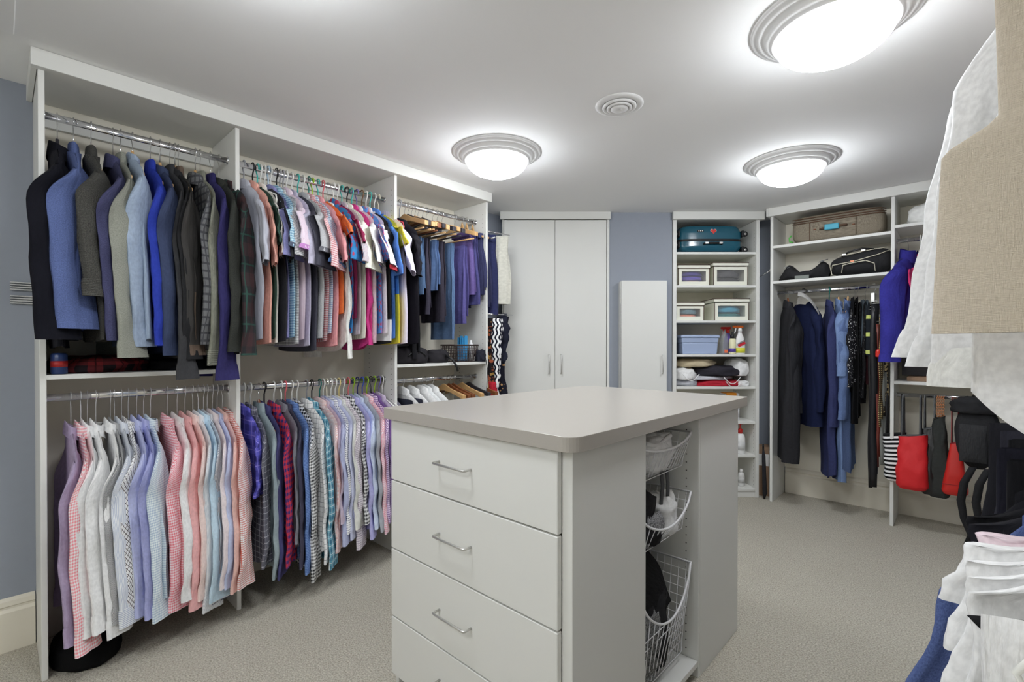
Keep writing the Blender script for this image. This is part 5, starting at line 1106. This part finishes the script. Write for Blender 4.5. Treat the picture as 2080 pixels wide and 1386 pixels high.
garment('dress', CR, (RX, 1.30, 2.2), .03, 'ivory shirt hanging lowest below the beige linen', UG, seed=404, L=.98, sleeves=(), hangerk=('wire', 'metal'), sh=.22, hem=.29, bothout=True, z0=-.13, tail=.12)
garment('dress', fab('stripe', (200, 176, 188), (120, 60, 76), s=.01), (RX, 2.35, 2.2), 0, 'wine and white striped sleeve peeking behind the white shirts', UG, seed=405, L=.7, SL=.5, hangerk=('wire', 'metal'), lean=.02, tw=.4, sh=.225, bothout=True, z0=-.10)
t = thing('linen_trousers', 'beige linen trousers hanging nearest the viewer on the right', 'trousers', (RX, 1.13, 2.2))
r_ = random.Random(4)
def lint(tt, q):
    a = 2 * PI * q; z = -.10 - .78 * tt
    w = (.262 if tt < .54 else .262 + .068 * sm((tt - .54) / .07) + .03 * (tt - .54)) + .02 * (.54 - min(tt, .54))
    x = spow(math.cos(a), .6) * w; yb = .016 + .012 * tt
    y = spow(math.sin(a), .6) * yb + fbm(x * 6, z * 5, 2) * .016
    return (x, y, z + .008 * fbm(x * 5, 0, 4)), (x, z)
grid('trouser_leg', 60, 64, lint, LIN, t)
box('waistband', (-.25, -.022, -.135), (.25, .026, -.09), LIN, t, bev=.006)
hanger('plastic', 'white', (RX, 1.13, 2.2), 0, 'white hanger clipped to the beige linen trousers', None, sh=.2, z0=-.07)
# lower rail: black trousers, denim, tees
LZ = 1.07
VEL = fab('plain', (28, 28, 36), k=1.1)
for i, (y, dx, w, L, lab) in enumerate(((2.30, -.02, .22, .98, 'black velvet trousers farthest on the near lower rail'), (2.12, .0, .22, .96, 'charcoal velvet trousers, second from the far end'), (1.95, .02, .23, .97, 'black trousers in the middle of the near lower rail'), (1.78, .0, .24, .97, 'navy-black trousers next to the clip hanger'), (1.62, .02, .25, .95, 'soft black trousers nearest the denim jacket'))):
    drape(lab, fab('plain', ((28, 28, 34), (40, 40, 50), (24, 24, 28), (30, 30, 42), (26, 26, 30))[i], k=1.1), (RX + dx, y, LZ), .05 * (i - 2), L - .05, w=w, w2=w + .05, z0=-.035, th=.035, group='dark trousers on the near lower rail', seed=500 + i, fold=.02)
    hanger('plastic', ('black', 'gray', 'black', 'white', 'black')[i], (RX + dx, y, LZ), 0, 'clip hanger holding the %s' % ' '.join(lab.split()[:9]), 'clip hangers on the near lower rail', sh=.19, z0=-.05)
for i, (y, kind, mat, hk, lab, kw) in enumerate((
    (1.45, 'dress', fab('plain', (30, 30, 36), k=1.1), 'black', 'black knitted top lying over its hanger, behind the denim', {'L': .62, 'SL': .58}),
    (1.38, 'tee', fab('plain', (26, 26, 30), k=1.1), 'black', 'black top next to the knitted one', {'L': .62, 'lean': -.03}),
    (1.32, 'tee', fab('plain', (34, 34, 40), k=1.1), 'cream', 'soft charcoal top with cream hanger tag', {'L': .62, 'lean': -.03}),
    (1.27, 'dress', fab('melange', (74, 92, 146), (58, 74, 124)), 'black', 'mid-blue denim jacket hanging between black and pink tops', {'L': .9, 'SL': .80, 'a0': .07, 'lean': .22}),
    (1.20, 'dress', fab('plain', (134, 144, 178)), 'white', 'pale denim shirt in front of the denim jacket', {'L': .7, 'SL': .3, 'a0': .05}),
    (1.16, 'tee', fab('plain', (220, 190, 198)), 'white', 'blush pink top squeezed between denim and white', {'L': .7, 'SL': .10, 'lean': -.06}),
    (1.12, 'tee', WH, 'white', 'farthest white t-shirt on the near lower rail, wide sleeve', {'L': .66, 'SL': .14, 'lean': -.012}),
    (1.07, 'tee', fab('plain', (226, 222, 216)), 'white', 'off-white t-shirt with a rolled sleeve hem', {'L': .66, 'SL': .20, 'lean': -.02}),
    (1.02, 'tee', WH, 'white', 'white t-shirt with a notched sleeve in the middle of the white tops', {'L': .68, 'SL': .24, 'lean': -.02}),
    (.98, 'tee', fab('plain', (224, 218, 208)), 'white', 'cream-white t-shirt behind the black-collared top', {'L': .68, 'SL': .28, 'lean': -.03}),
    )):
    kw = dict(kw); kw.setdefault('a0', .072 if kind == 'tee' else None)
    garment(kind, mat, (RX, y + .02, LZ), .0, lab, 'tops on the near lower rail', seed=600 + i, hangerk=('plastic', hk), bothout=True, tw=.25, sh=.222 if kind == 'dress' else .207, slope=.24, z0=-.028, th=.014, b=.014, **kw)
t = garment('tee', fab('plain', (26, 26, 28), k=1.1), (RX + .0, .90, LZ), 0, 'black sleeveless top with gold chain between white tops', None, seed=620, L=.6, SL=.08, hangerk=('plastic', 'black'), bothout=True, sh=.215, slope=.22, z0=-.065, lean=-.05, a0=.06)
MB().tube(curve(lambda q: (-.24 + .16 * q, -.03, -.125 - .03 * math.sin(PI * q)), 10), .004, 6).build('gold_chain', plain('gold', (226, 160, 50), .25, 1), t)
t = thing('white_blouse', 'nearest white sleeveless blouse with gathered edge on a white hanger', 'blouse', (RX, .82, LZ)); r_ = random.Random(8)
torso(t, 'body', fab('plain', (234, 232, 228), wrinkle=1.0), r_, sh=.285, hem=.30, th=.03, z0=-.080, slope=.06, L=.72, fold=.010, nk=.024, top_round=.006)
hanger('plastic', 'white', (RX - .05, .66, LZ), 0, 'glossy white hanger at the very front right', None, sh=.22, z0=-.02, slope=.2)
